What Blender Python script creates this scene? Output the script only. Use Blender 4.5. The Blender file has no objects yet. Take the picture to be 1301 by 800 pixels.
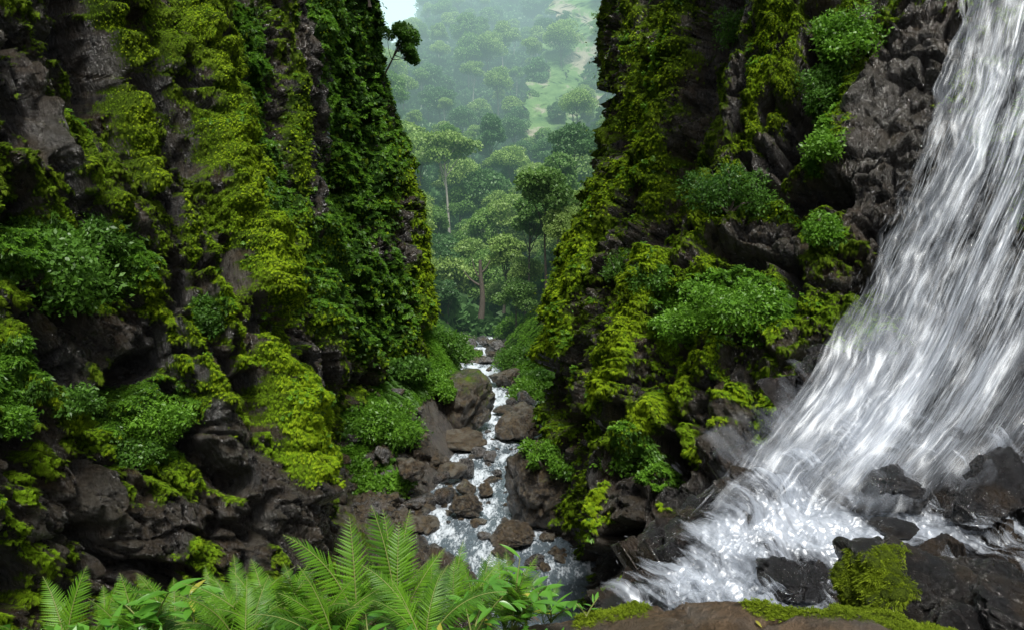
import bpy, math, random
import numpy as np
from mathutils import Vector, Matrix, Euler
random.seed(7)
R = math.radians
SC = bpy.context.scene
COL = SC.collection
CAMZ = 12.0
PITCH = R(7.0)
F = 867.33
sp, cp = math.sin(PITCH), math.cos(PITCH)

# ------------------------------------------------------------------ survey helpers (photo bearing + distance -> place)
def at(px, py, d):
    u = (px - 650.5) / F; v = (400.0 - py) / F
    y = v * sp + cp; z = v * cp - sp
    t = d / y
    return np.array([u * t, d, CAMZ + z * t])
def on_z(px, py, z):
    u = (px - 650.5) / F; v = (400.0 - py) / F
    yy = v * sp + cp; zz = v * cp - sp
    t = (z - CAMZ) / zz
    return np.array([u * t, yy * t, z])
def bearing(P):
    y = P[..., 1]; z = P[..., 2] - CAMZ
    dep = y * cp - z * sp
    up = y * sp + z * cp
    dep = np.where(np.abs(dep) < 0.2, 0.2, dep)
    return 650.5 + F * P[..., 0] / dep, 400.0 - F * up / dep

# ------------------------------------------------------------------ noise
def _perm(seed):
    r = np.random.RandomState(seed); p = r.permutation(256); return np.concatenate([p, p, p]).astype(np.int32)
_G = np.random.RandomState(3).normal(size=(256, 3)).astype(np.float32)
_G /= np.linalg.norm(_G, axis=1, keepdims=True)
_PM = {}
def pn(P, seed=0):
    if seed not in _PM: _PM[seed] = _perm(seed + 11)
    pm = _PM[seed]
    P = np.asarray(P, dtype=np.float32)
    I = np.floor(P).astype(np.int32); f = P - I
    I &= 255
    w = f * f * f * (f * (f * 6 - 15) + 10)
    out = 0
    for dx in (0, 1):
        a = pm[I[..., 0] + dx]
        wx = w[..., 0] if dx else 1 - w[..., 0]
        for dy in (0, 1):
            b = pm[a + I[..., 1] + dy]
            wy = w[..., 1] if dy else 1 - w[..., 1]
            for dz in (0, 1):
                h = pm[b + I[..., 2] + dz]
                wz = w[..., 2] if dz else 1 - w[..., 2]
                g = _G[h]
                out = out + (g[..., 0] * (f[..., 0] - dx) + g[..., 1] * (f[..., 1] - dy) + g[..., 2] * (f[..., 2] - dz)) * wx * wy * wz
    return out * 1.6
def fbm(P, o=4, seed=0, gain=.5):
    P = np.asarray(P, dtype=np.float32); s = 0; a = 1.0; n = 0
    for k in range(o):
        s = s + a * pn(P * (2.03 ** k) + 17.3 * k, seed + k); n += a; a *= gain
    return s / n
def ridged(P, o=4, seed=0, gain=.55):
    P = np.asarray(P, dtype=np.float32); s = 0; a = 1.0; n = 0
    for k in range(o):
        s = s + a * (1 - np.abs(pn(P * (2.03 ** k) + 9.1 * k, seed + k)) * 2); n += a; a *= gain
    return s / n
def worley(P, seed=0):
    P = np.asarray(P, dtype=np.float32)
    I = np.floor(P).astype(np.int64); f = (P - I).astype(np.float32)
    sh = P.shape[:-1]
    F1 = np.full(sh, 9, np.float32); F2 = np.full(sh, 9, np.float32); ID = np.zeros(sh, np.float32); TL = np.zeros(sh, np.float32)
    for dx in (-1, 0, 1):
        for dy in (-1, 0, 1):
            for dz in (-1, 0, 1):
                h = ((I[..., 0] + dx) * 73856093) ^ ((I[..., 1] + dy) * 19349663) ^ ((I[..., 2] + dz) * 83492791) ^ (seed * 7919)
                h = (h ^ (h >> 13)) * 1274126177 & 0x7fffffff
                a = ((h >> 3) & 1023) / 1023.; b = ((h >> 11) & 1023) / 1023.; c = ((h >> 19) & 1023) / 1023.
                d = (dx + a - f[..., 0]) ** 2 + (dy + b - f[..., 1]) ** 2 + (dz + c - f[..., 2]) ** 2
                d = np.sqrt(d).astype(np.float32)
                r = ((h * 48271) >> 7 & 4095) / 4095.
                m = d < F1
                tl = ((a * 7.13 + b * 3.7) % 1 - .5) * (f[..., 0] - dx - a) + ((b * 9.7 + c * 5.1) % 1 - .5) * (f[..., 1] - dy - b) + ((c * 8.3 + a * 6.1) % 1 - .5) * (f[..., 2] - dz - c)
                TL = np.where(m, tl, TL)
                F2 = np.where(m, F1, np.minimum(F2, d)); ID = np.where(m, r, ID); F1 = np.where(m, d, F1)
    return F1, F2, ID, TL
def sst(a, b, x):
    t = np.clip((x - a) / (b - a), 0, 1); return t * t * (3 - 2 * t)
def nrm(v):
    return v / np.maximum(np.linalg.norm(v, axis=-1, keepdims=True), 1e-9)

# ------------------------------------------------------------------ mesh helpers
def mesh_np(name, V, Q, mat=None, smooth=True, attrs=None, k=None):
    V = np.asarray(V, dtype=np.float32).reshape(-1, 3); Q = np.asarray(Q, dtype=np.int32)
    k = Q.shape[1]; n = len(Q)
    me = bpy.data.meshes.new(name)
    me.vertices.add(len(V)); me.vertices.foreach_set('co', V.ravel())
    me.loops.add(n * k); me.loops.foreach_set('vertex_index', Q.ravel())
    me.polygons.add(n); me.polygons.foreach_set('loop_start', np.arange(0, n * k, k, dtype=np.int32))
    me.polygons.foreach_set('loop_total', np.full(n, k, dtype=np.int32))
    me.polygons.foreach_set('use_smooth', np.full(n, smooth, dtype=bool))
    if attrs:
        for a, v in attrs.items():
            at_ = me.attributes.new(a, 'FLOAT', 'POINT'); at_.data.foreach_set('value', np.asarray(v, np.float32).ravel())
    me.update(calc_edges=True)
    if mat: me.materials.append(mat)
    return me
def link(name, me, parent=None, loc=None):
    o = bpy.data.objects.new(name, me); COL.objects.link(o)
    if parent: o.parent = parent
    if loc is not None: o.location = loc
    return o
def tag(o, label=None, cat=None, group=None, kind=None):
    if label: o['label'] = label
    if cat: o['category'] = cat
    if group: o['group'] = group
    if kind: o['kind'] = kind
    return o
def empty(name, loc, rz=0):
    o = bpy.data.objects.new(name, None); COL.objects.link(o); o.location = loc; o.rotation_euler = (0, 0, rz); o.empty_display_size = .1
    return o
def grid_faces(nr, nc, flip=False):
    i = np.arange(nr * nc).reshape(nr, nc)
    q = np.stack([i[:-1, :-1], i[:-1, 1:], i[1:, 1:], i[1:, :-1]], -1).reshape(-1, 4)
    return q[:, ::-1] if flip else q
def cr_interp(A, n, axis):
    """Catmull-Rom resampling of control net A along axis to n samples."""
    A = np.moveaxis(A, axis, 0); m = A.shape[0]
    t = np.linspace(0, m - 1, n); i = np.minimum(t.astype(int), m - 2); f = (t - i).reshape((-1,) + (1,) * (A.ndim - 1))
    P = np.concatenate([A[:1] * 2 - A[1:2], A, A[-1:] * 2 - A[-2:-1]], 0)
    p0, p1, p2, p3 = P[i], P[i + 1], P[i + 2], P[i + 3]
    o = .5 * ((2 * p1) + (-p0 + p2) * f + (2 * p0 - 5 * p1 + 4 * p2 - p3) * f ** 2 + (-p0 + 3 * p1 - 3 * p2 + p3) * f ** 3)
    return np.moveaxis(o, 0, axis)
def grid_normals(G):
    du = np.gradient(G, axis=0); dv = np.gradient(G, axis=1)
    return nrm(np.cross(du, dv))
def seg_dist(px, py, pts):
    best = np.full(px.shape, 1e9)
    if len(pts) == 1: return np.hypot(px - pts[0][0], py - pts[0][1])
    for (x0, y0), (x1, y1) in zip(pts[:-1], pts[1:]):
        dx, dy = x1 - x0, y1 - y0; L = dx * dx + dy * dy
        t = np.clip(((px - x0) * dx + (py - y0) * dy) / L, 0, 1)
        best = np.minimum(best, np.hypot(px - x0 - t * dx, py - y0 - t * dy))
    return best

# ------------------------------------------------------------------ materials
class NT:
    def __init__(s, name):
        s.m = bpy.data.materials.new(name); s.m.use_nodes = True
        s.t = s.m.node_tree; s.t.nodes.clear(); s.out = s.n('ShaderNodeOutputMaterial')
    def n(s, typ, **kw):
        nd = s.t.nodes.new(typ)
        for k, v in kw.items():
            if k in ('ins',):
                for a, b in v.items():
                    if hasattr(b, 'is_output') or isinstance(b, bpy.types.NodeSocket): s.t.links.new(b, nd.inputs[a])
                    else: nd.inputs[a].default_value = b
            else: setattr(nd, k, v)
        return nd
    def l(s, a, b): s.t.links.new(a, b)
    def math(s, op, a, b=0.5, clamp=False):
        nd = s.n('ShaderNodeMath', operation=op, use_clamp=clamp)
        for i, x in enumerate((a, b)):
            if isinstance(x, bpy.types.NodeSocket): s.l(x, nd.inputs[i])
            else: nd.inputs[i].default_value = x
        return nd.outputs[0]
    def mix(s, f, a, b):
        nd = s.n('ShaderNodeMix', data_type='RGBA')
        for i, x in ((0, f), (6, a), (7, b)):
            if isinstance(x, bpy.types.NodeSocket): s.l(x, nd.inputs[i])
            else: nd.inputs[i].default_value = x if i == 0 else (*x, 1)
        return nd.outputs[2]
    def noise(s, scale, det=5, rough=.55, vec=None, dist=0):
        nd = s.n('ShaderNodeTexNoise'); nd.inputs['Scale'].default_value = scale; nd.inputs['Detail'].default_value = det
        nd.inputs['Roughness'].default_value = rough; nd.inputs['Distortion'].default_value = dist
        if vec is not None: s.l(vec, nd.inputs['Vector'])
        return nd.outputs[0]
    def ramp(s, f, stops):
        nd = s.n('ShaderNodeValToRGB'); s.l(f, nd.inputs[0]); e = nd.color_ramp.elements
        while len(e) < len(stops): e.new(.5)
        for i, (p, c) in enumerate(stops):
            e[i].position = p; e[i].color = (c, c, c, 1) if not isinstance(c, tuple) else (*c, 1)
        return nd.outputs[0]
    def attr(s, name):
        return s.n('ShaderNodeAttribute', attribute_name=name).outputs['Fac']
    def coord(s, sc=(1, 1, 1), rot=(0, 0, 0), which='Object'):
        c = s.n('ShaderNodeTexCoord').outputs[which]
        m = s.n('ShaderNodeMapping'); s.l(c, m.inputs[0]); m.inputs['Scale'].default_value = sc; m.inputs['Rotation'].default_value = rot
        return m.outputs[0]
    def pos(s, sc=(1, 1, 1), rot=(0, 0, 0)):
        c = s.n('ShaderNodeNewGeometry').outputs['Position']
        m = s.n('ShaderNodeMapping'); s.l(c, m.inputs[0]); m.inputs['Scale'].default_value = sc; m.inputs['Rotation'].default_value = rot
        return m.outputs[0]

def rock_moss_mat(name, darkA=(.006, .005, .004), darkB=(.078, .056, .027), grey=(.115, .106, .080), mossA=(.028, .062, .006), mossB=(.16, .27, .013), k=1.0, wetr=.16, rhi=.5, st=.28, spec=.55, coat=.9):
    t = NT(name)
    p = t.pos(); pst = t.pos((1, 1, st), (R(-25), 0, 0))
    n1 = t.noise(.9 * k, 6, .6, p); n2 = t.noise(5 * k, 8, .65, pst); n3 = t.noise(22 * k, 6, .7, p); n4 = t.noise(2.2 * k, 4, .5, p)
    vr = t.attr('var')
    rock = t.mix(t.ramp(t.math('ADD', n2, t.math('MULTIPLY', t.math('SUBTRACT', vr, .5), .22)), [(.40, 0.), (.60, 1.)]), darkA, darkB)
    rock = t.mix(t.ramp(t.math('ADD', n4, t.math('MULTIPLY', t.math('SUBTRACT', vr, .5), .25)), [(.50, 0.), (.66, .8)]), rock, grey)
    rock = t.mix(t.ramp(n1, [(.5, 0.), (.62, .6)]), rock, (.105, .066, .026))
    rock = t.mix(t.math('MULTIPLY', t.attr('wet'), .55), rock, (.02, .019, .02))
    moss = t.mix(t.ramp(n1, [(.3, 0.), (.68, 1.)]), mossA, mossB)
    moss = t.mix(t.ramp(n4, [(.48, 0.), (.75, .4)]), moss, (.055, .062, .010))
    moss = t.mix(t.attr('lush'), moss, (.028, .085, .010))
    moss = t.mix(t.ramp(n3, [(.35, .75), (.6, 0.)]), moss, (.010, .016, .004))
    m = t.math('ADD', t.attr('moss'), t.math('MULTIPLY', t.math('SUBTRACT', n3, .5), 1.1))
    m = t.math('ADD', m, t.math('MULTIPLY', t.math('SUBTRACT', n2, .5), .9))
    mm = t.ramp(m, [(.38, 0.), (.58, 1.)])
    col = t.mix(mm, rock, moss)
    rr = t.ramp(n2, [(.3, wetr), (.7, rhi)])
    rough = t.n('ShaderNodeMix', data_type='FLOAT'); t.l(mm, rough.inputs[0]); t.l(rr, rough.inputs[2]); rough.inputs[3].default_value = .85
    n5 = t.noise(9 * k, 9, .75, t.pos((1, 1, max(st, .35)), (R(-28), .2, 0)), .4)
    h = t.math('ADD', t.math('MULTIPLY', n2, .8), t.math('MULTIPLY', n3, .3)); h = t.math('ADD', h, t.math('MULTIPLY', n5, .9)); h = t.math('ADD', h, t.math('MULTIPLY', t.noise(2.6 * k, 3, .6, t.pos((1, 1, .6), (.5, .4, 0))), 1.3))
    vor = t.n('ShaderNodeTexVoronoi', feature='DISTANCE_TO_EDGE'); t.l(t.pos((1, 1, .5), (R(-20), .3, 0)), vor.inputs['Vector']); vor.inputs['Scale'].default_value = 3.1 * k
    h = t.math('ADD', h, t.math('MULTIPLY', t.ramp(vor.outputs[0], [(0., 0.), (.09, 1.)]), t.math('MULTIPLY', t.math('SUBTRACT', 1., mm), .10)))
    b = t.n('ShaderNodeBump'); b.inputs['Strength'].default_value = 1.; b.inputs['Distance'].default_value = .24 / k; t.l(h, b.inputs['Height'])
    bs = t.n('ShaderNodeBsdfPrincipled'); t.l(col, bs.inputs['Base Color']); t.l(rough.outputs[0], bs.inputs['Roughness']); t.l(b.outputs[0], bs.inputs['Normal'])
    sp_ = t.math('SUBTRACT', spec, t.math('MULTIPLY', mm, spec * .85)); t.l(sp_, bs.inputs['Specular IOR Level'])
    cw_ = t.math('MULTIPLY', t.math('MULTIPLY', t.attr('wet'), t.math('SUBTRACT', 1., mm)), coat, True); t.l(cw_, bs.inputs['Coat Weight']); bs.inputs['Coat Roughness'].default_value = .09; t.l(b.outputs[0], bs.inputs['Coat Normal'])
    t.l(bs.outputs[0], t.out.inputs[0]); return t.m

def leaf_mat(name, a, b, c=None, nscale=.6, rough=.45, trans=.35, spec=.3):
    t = NT(name)
    g = t.n('ShaderNodeNewGeometry')
    ri = g.outputs['Random Per Island']
    n = t.noise(nscale, 3, .5, t.pos())
    oi_ = t.n('ShaderNodeObjectInfo').outputs['Random']
    f = t.math('ADD', t.math('ADD', t.math('MULTIPLY', ri, .45), t.math('MULTIPLY', oi_, .3)), t.math('MULTIPLY', t.math('SUBTRACT', n, .34), 1.1), True)
    col = t.mix(f, a, b)
    if c: col = t.mix(t.ramp(ri, [(.84, 0.), (.9, .8)]), col, c)
    bs = t.n('ShaderNodeBsdfPrincipled'); t.l(col, bs.inputs['Base Color']); bs.inputs['Roughness'].default_value = rough
    bs.inputs['Specular IOR Level'].default_value = spec
    tr = t.n('ShaderNodeBsdfTranslucent'); hs = t.n('ShaderNodeHueSaturation'); hs.inputs['Value'].default_value = 1.5; t.l(col, hs.inputs['Color']); t.l(hs.outputs[0], tr.inputs[0])
    mx = t.n('ShaderNodeMixShader'); mx.inputs[0].default_value = trans; t.l(bs.outputs[0], mx.inputs[1]); t.l(tr.outputs[0], mx.inputs[2])
    t.l(mx.outputs[0], t.out.inputs[0]); return t.m
def plain_mat(name, a, b, scale=8, rough=.7, bump=.3):
    t = NT(name); n = t.noise(scale, 6, .6, t.coord((1, 1, .4)))
    bs = t.n('ShaderNodeBsdfPrincipled'); t.l(t.mix(n, a, b), bs.inputs['Base Color']); bs.inputs['Roughness'].default_value = rough
    bb = t.n('ShaderNodeBump'); bb.inputs['Strength'].default_value = bump; bb.inputs['Distance'].default_value = .05; t.l(n, bb.inputs['Height']); t.l(bb.outputs[0], bs.inputs['Normal'])
    t.l(bs.outputs[0], t.out.inputs[0]); return t.m

# ------------------------------------------------------------------ leaf meshes
def leaf_cloud(P, D, S, width=.5, fold=.15, seed=0, up=None):
    """one folded rhombic leaf per point: P base, D tip direction, S length"""
    rs = np.random.RandomState(seed); n = len(P)
    D = nrm(D); r = nrm(rs.normal(size=(n, 3))) if up is None else nrm(up + rs.normal(size=(n, 3)) * .35)
    side = nrm(np.cross(D, r)); nn = np.cross(side, D)
    S = np.asarray(S).reshape(-1, 1) * np.ones((n, 1)); w = S * width * .5
    mid = P + D * S * .45 + nn * S * fold
    V = np.stack([P, mid + side * w - nn * S * fold * .5, P + D * S, mid - side * w - nn * S * fold * .5], 1).reshape(-1, 3)
    return V, np.arange(4 * n, dtype=np.int32).reshape(-1, 4)
def tube_np(pts, rads, sides=7):
    pts = np.asarray(pts, float); rads = np.asarray(rads, float); n = len(pts)
    T = nrm(np.gradient(pts, axis=0)); ref = np.array([.3, 1, .1]) if abs(T[0][2]) > .7 else np.array([0, 0, 1.])
    A = nrm(np.cross(T, ref)); B = np.cross(T, A)
    an = np.linspace(0, 2 * math.pi, sides, endpoint=False)
    V = pts[:, None] + rads[:, None, None] * (np.cos(an)[None, :, None] * A[:, None] + np.sin(an)[None, :, None] * B[:, None])
    i = np.arange(n * sides).reshape(n, sides); j = np.roll(i, -1, 1)
    Q = np.stack([i[:-1], j[:-1], j[1:], i[1:]], -1).reshape(-1, 4)
    return V.reshape(-1, 3), Q
def joinm(lst):
    Vs, Qs, o = [], [], 0
    for V, Q in lst: Vs.append(V); Qs.append(Q + o); o += len(V)
    return np.concatenate(Vs), np.concatenate(Qs)
SUN_E, SKY_E = 5.0, 0.15
# ------------------------------------------------------------------ cliffs
M_ROCK = rock_moss_mat('mossy_rock')
M_ROCKW = rock_moss_mat('wet_mossy_rock', darkA=(.003, .003, .003), darkB=(.014, .013, .013), grey=(.022, .023, .025), wetr=.06, k=1.8, rhi=.34, st=.6, spec=.5)

def interp_y(pts, y):
    a = np.array(pts, float); return np.interp(y, a[:, 1], a[:, 0])
ROWS = np.array([-420, -260, -120, 0, 110, 220, 330, 440, 550, 660, 770, 900, 1100], float)

# features of the faces: ('kind', bearings, half width, strength)
FEAT = [
 # left cliff - hollows
 ('cav', [(105,-30),(115,40),(140,80),(150,112)], 24, 1.0), ('cav', [(200,100),(225,150),(250,195)], 24, 1.0), ('cav', [(185,30),(200,80)],14,.7),
 ('cav', [(5,265),(50,275)], 20, .9), ('cav', [(195,465),(150,500),(140,525)], 20, .9), ('cav', [(248,560),(285,600),(310,610)], 18, .9),
 ('cav', [(325,480),(345,530)], 16, .9), ('cav', [(0,720),(40,750)], 26, .7), ('cav', [(20,600),(40,560)],14,.6),
 ('cav', [(300,300),(310,360)],10,.7), ('cav',[(230,330),(245,380)],12,.5), ('cav', [(372,370),(378,430)], 16, 1.0), ('cav', [(290,100),(300,160)],8,.6),
 # left cliff - moss ribs
 ('rib', [(140,-60),(150,10),(180,90),(183,140),(196,200),(196,245)], 9, .9), ('rib', [(222,-80),(228,10),(265,80),(283,160),(300,225),(330,290),(352,380)], 17, 1.1),
 ('rib', [(262,-60),(268,40),(276,120)], 5, .5), ('rib', [(300,250),(335,300),(352,365)], 11, .8), ('rib', [(340,430),(368,500),(386,560),(396,625)], 11, .9),
 ('rib', [(235,400),(280,490),(303,545)], 13, .8), ('rib', [(150,255),(180,330),(205,400),(240,470)], 12, .7), ('rib', [(70,130),(95,190),(118,240)], 9, .6),
 ('rib', [(240,250),(265,330),(300,420),(330,490)],10,.7), ('rib', [(20,420),(60,500),(100,540)],16,.5), ('rib', [(245,600),(250,690)],18,.5),
 ('rib', [(385,100),(375,180),(385,260),(372,330)], 9, .6), ('rib', [(388,230),(402,300),(415,400)], 7, .7), ('rib', [(350,20),(375,90),(380,150)], 10, .6), ('rib',[(410,-20),(415,60)],6,.7),
 ('rib', [(418,300),(432,380),(436,440)], 6, .6), ('rib', [(495,180),(520,250),(530,330),(540,410)], 8, .7), ('rib', [(480,200),(490,260)],7,.6),
 # left cliff - bare rock
 ('bare', [(45,90),(70,140),(85,190)], 22, 1.), ('bare', [(120,430),(175,425)], 30, 1.2), ('bare', [(90,650),(130,620)], 45, 1.2), ('bare', [(285,520),(315,580)], 22, 1.), ('bare', [(170,700),(210,660)], 40, 1.),
 ('bare', [(350,620),(380,680)], 34, 1.), ('bare', [(392,-100),(398,60),(398,200),(392,260)], 12, 1.3), ('bare', [(400,430),(405,560),(400,690)], 16, 1.2), ('bare', [(520,330),(515,260)], 9, .8), ('bare',[(470,290),(485,330)],14,.9), ('bare',[(300,660),(320,700)],30,1.),
 ('lush', [(20,300),(90,330),(150,330)], 55, 1.), ('lush', [(205,530)], 60, 1.), ('lush', [(265,390)], 30, .8), ('lush', [(20,520),(40,450)], 40, .8), ('lush', [(310,30),(330,180),(350,260)], 30, 1.), ('lush', [(440,0),(450,150),(440,300),(470,400)], 60, .9),
 # right cliff - hollows
 ('cav', [(770,120),(782,175)], 12, .9), ('cav', [(915,-20),(900,60),(880,160),(850,225),(835,290)], 24, 1.2), ('cav', [(1030,60),(1015,120),(985,195)], 16, 1.), ('cav', [(1060,235),(1000,245)], 16, .8),
 ('cav', [(700,470),(705,530)], 12, .7), ('cav', [(760,470),(770,420)], 12, .7), ('cav', [(840,560),(855,600)], 18, 1.), ('cav', [(760,720),(790,690)], 26, .9), ('cav', [(900,310),(960,330)], 16, .7), ('cav',[(1000,330),(1010,380)],14,.8), ('cav',[(730,560),(735,540)],12,.7), ('cav',[(850,530),(840,500)],10,.6),
 # right cliff - ribs with hanging moss
 ('rib', [(820,-40),(812,60),(805,140),(800,180)], 9, .7), ('rib', [(880,-40),(860,50),(835,140),(822,220),(826,260)], 13, .8), ('rib', [(848,-40),(832,60),(818,150)],8,.6), ('rib', [(985,10),(965,90),(950,150),(935,200)], 18, .7), ('rib', [(1012,30),(1000,90),(980,150)], 12, .6),
 ('rib', [(800,215),(765,280),(735,350),(712,430),(700,455)], 12, .9), ('rib', [(770,250),(725,340),(705,400)], 9, .7), ('rib', [(830,330),(800,420),(775,500)], 12, .7), ('rib', [(935,190),(905,260),(895,330)], 22, .5), ('rib', [(1100,110),(1070,170),(1055,200)], 22, .5),
 ('rib', [(930,400),(900,450),(850,500),(800,560)], 17, .6), ('rib',[(760,610),(745,660)],10,.6), ('rib',[(930,500),(900,560),(850,620),(840,650)],20,.6),
 ('bare', [(905,-60),(912,40)], 12, 1.2), ('bare', [(1170,60),(1120,130)], 45, 1.6), ('bare', [(990,190),(965,200)], 18, .9), ('bare', [(800,90),(785,60)], 10, .8), ('bare', [(910,520),(925,580)], 34, 1.3), ('bare', [(820,660),(790,620),(850,620)], 30, 1.3), ('bare', [(1000,300),(940,290)], 26, .8), ('bare', [(880,620),(900,640)], 40, 1.2),
 ('bare', [(935,465)], 14, 1.2), ('bare', [(800,690),(760,720)], 30, 1.3), ('bare', [(1150,200),(1250,400),(1250,560)], 90, 1.6),
 ('slab', [(1190,40),(1150,75),(1120,110),(1130,170)], 42, 1.), ('slab', [(60,110),(85,180)], 18, .8), ('slab', [(915,540),(925,575)], 26, .7), ('slab', [(100,640),(130,625)], 22, .6),
 ('lush', [(1070,50),(1045,120),(1040,190)], 26, 1.), ('lush', [(860,400),(930,370),(985,390)], 40, .9), ('lush', [(800,560),(820,600)], 26, .7), ('lush', [(920,240)], 40, .5), ('lush', [(1050,290)],30,.6),
]
def features(G):
    px, py = bearing(G)
    # wander so that no edge is a ruled line
    q = G * np.array([.9, .9, .25])
    px = px + 9 * pn(q * 1.3, 40) + 5 * pn(q * 4, 41); py = py + 12 * pn(q * 1.1, 42)
    f = {}
    for kind, pts, w, s in FEAT:
        v = s * (1 - sst(w * .35, w * 1.35, seg_dist(px, py, pts)))
        f[kind] = np.maximum(f.get(kind, 0), v) if kind != 'rib' else np.maximum(f.get(kind, 0), v)
    return f

def cliff(name, net, nr, nc, side, amp=1.0, slant=.5, mossb=0.0, seed=0, mat=None, wetpx=None, lushb=0.):
    """net: rows x cols x 3 control points; side: +1 if the open side is towards +x"""
    G = cr_interp(cr_interp(net, nr, 0), nc, 1)
    N = grid_normals(G)
    view = nrm(np.array([0, 4, CAMZ]) - G)
    ref = np.stack([np.full(N.shape[:2], side * 1.0), np.full(N.shape[:2], -.5), np.full(N.shape[:2], .2)], -1)
    s = np.sign(np.sum(N.mean(axis=(0, 1)) * np.array([side, -.4, .1]))); N = N * s
    flip = s < 0
    x, y, z = G[..., 0], G[..., 1], G[..., 2]
    yy = y + slant * (z - 10) + side * (-x) * .0
    ft = features(G)
    W = np.stack([x * .5, yy * .5, z * .12], -1)
    warp = fbm(G * .35, 3, seed + 5)
    ribs = ridged(W + warp[..., None] * .5, 3, seed)
    ribs2 = ridged(W * 2.7 + warp[..., None], 3, seed + 9)
    rough0 = fbm(G * 2., 2, seed + 33)
    Q = np.stack([x * .9, yy * .9, z * .24], -1) + .16 * fbm(G * .8, 2, seed + 3)[..., None]
    F1, F2, ID, T1 = worley(Q, seed + 1)
    Q2 = Q * np.array([2.6, 2.6, 2.9]) + .12 * pn(G * 4, seed + 8)[..., None]
    G1, G2, ID2, T2_ = worley(Q2, seed + 2)
    Q3 = Q * np.array([5.5, 5.5, 5.5]) ; H1, H2, ID3, T3_ = worley(Q3, seed + 6); _, _, ID4, T4_ = worley(Q * np.array([12., 12., 15.]) + .3 * rough0[..., None], seed + 12)
    blocks = (ID - .5) * .34 + (ID2 - .5) * .12 + (ID3 - .5) * .05 + T1 * .75 + T2_ * .34 + T3_ * .20 + (ID4 - .5) * .03 + T4_ * .10
    crack = -.22 * (1 - sst(0, .12, F2 - F1)) - .09 * (1 - sst(0, .14, G2 - G1))
    ribk = np.clip(ft['rib'], 0, 1); sl = np.clip(ft['slab'], 0, 1); blocks = blocks * (1 - .72 * ribk) * (1 - .75 * sl)
    D = .55 * ribs + .22 * ribs2 + blocks + crack + .06 * fbm(np.stack([x * 3, yy * 3, z * 1.5], -1), 4, seed + 7)
    cav = ft['cav']; rib = ft['rib']; bare = ft['bare']; lush = ft['lush']
    rough = fbm(np.stack([x * 2.6, yy * 2.6, z * .9], -1), 3, seed + 4)
    D = D + rib * .62 * (1 + .35 * rough) - cav * 1.7 * (1 + .3 * rough) + bare * .08
    gr = ridged(np.stack([x * 1.1, (y + slant * 1.15 * (z - 10)) * 1.1, z * .10], -1) + .25 * warp[..., None], 2, seed + 30)
    groove = sst(.62, .88, gr) * sst(-.3, .25, fbm(G * .5, 2, seed + 31))
    D = D - .85 * groove
    D = (D - .56) * amp
    # moss cover
    P1 = G + N * D[..., None]
    N1 = grid_normals(P1) * s
    # smoothed slope term
    low = fbm(G * .55, 3, seed + 20); mid = fbm(np.stack([x, yy, z * .3], -1) * 1.7, 4, seed + 21)
    moss = .43 + mossb - 1.0 * groove + .55 * low + .75 * mid + .42 * np.clip(N1[..., 2], -1, 1) + .75 * np.clip(rib, 0, 1) - 1.0 * cav - 1.05 * bare + .75 * lush + .30 * (ribs - .5)
    fall = ridged(np.stack([x * 2.2, (y + slant * z) * 2.2, z * .22], -1) + .4 * rough[..., None], 3, seed + 22)
    moss = moss + .9 * (fall - .55)
    moss = np.clip(moss, 0, 1)
    lumps = fbm(np.stack([x * 9, yy * 9, z * 4.5], -1), 3, seed + 23) + .35 * fbm(G * 14, 2, seed + 24)
    strands = ridged(np.stack([x * 5, yy * 5, z * .45], -1), 2, seed + 26)
    md = sst(.35, .75, moss)
    D = D + amp * md * (.06 + .045 * lumps + .24 * (strands - .5))
    P = G + N * D[..., None]
    lu = np.clip(lush + lushb + .3 * low, 0, 1)
    wet = np.clip(.35 + bare * .4 + (.3 - low), 0, 1); var = np.clip(.5 + (ID - .5) * .6 + (ID2 - .5) * .5 + (ID3 - .5) * .5, 0, 1) + 1.5 * sl; wet = np.clip(wet + sl, 0, 1)  # slabs' wet sheen put partly into the colour, as paler grey
    me = mesh_np(name, P, grid_faces(nr, nc, flip), mat or M_ROCK, attrs={'moss': moss, 'lush': lu, 'wet': wet, 'var': var})
    o = link(name, me); tag(o, kind='structure')
    NN = grid_normals(P) * s
    return dict(o=o, P=P, N=NN, moss=moss, lush=lu, cav=cav, bare=bare, rib=rib)

def net_from(cols):
    """cols: list of functions row_py -> xyz"""
    return np.stack([np.stack([c(py) for py in ROWS]) for c in cols], 1)
def rowfac(py, a=.14): return 1 + a * (300 - py) / 500.
def C(pxf, d, a=.14):
    return lambda py: at(pxf(py) if callable(pxf) else pxf, py, d * rowfac(py, a))
# --- left cliff in three buttresses
S1 = [(238,-420),(250,-100),(262,0),(296,120),(328,230),(352,330),(370,450),(386,560),(398,640),(414,720),(432,850),(450,1100)]
S2 = [(398,-420),(404,-100),(412,50),(408,150),(410,260),(420,330),(432,440),(424,560),(424,700),(430,900),(440,1100)]
S3 = [(462,-420),(468,-100),(474,0),(480,60),(498,150),(518,230),(532,300),(538,380),(544,430),(540,560),(520,700),(500,1100)]
s1 = lambda py: interp_y(S1, py); s2 = lambda py: interp_y(S2, py); s3 = lambda py: interp_y(S3, py)
def wpt(x, y): return lambda py: np.array([x, y, at(650, py, 12)[2]])
L1 = net_from([wpt(-7, -5), wpt(-6, .5), C(-330, 7.2), C(-90, 9.4), C(70, 11.2), C(180, 12.8), C(lambda p: s1(p) - 35, 14.4), C(s1, 15.6), C(lambda p: s1(p) - 20, 17.5), C(lambda p: s1(p) - 110, 20.5)])
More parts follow.
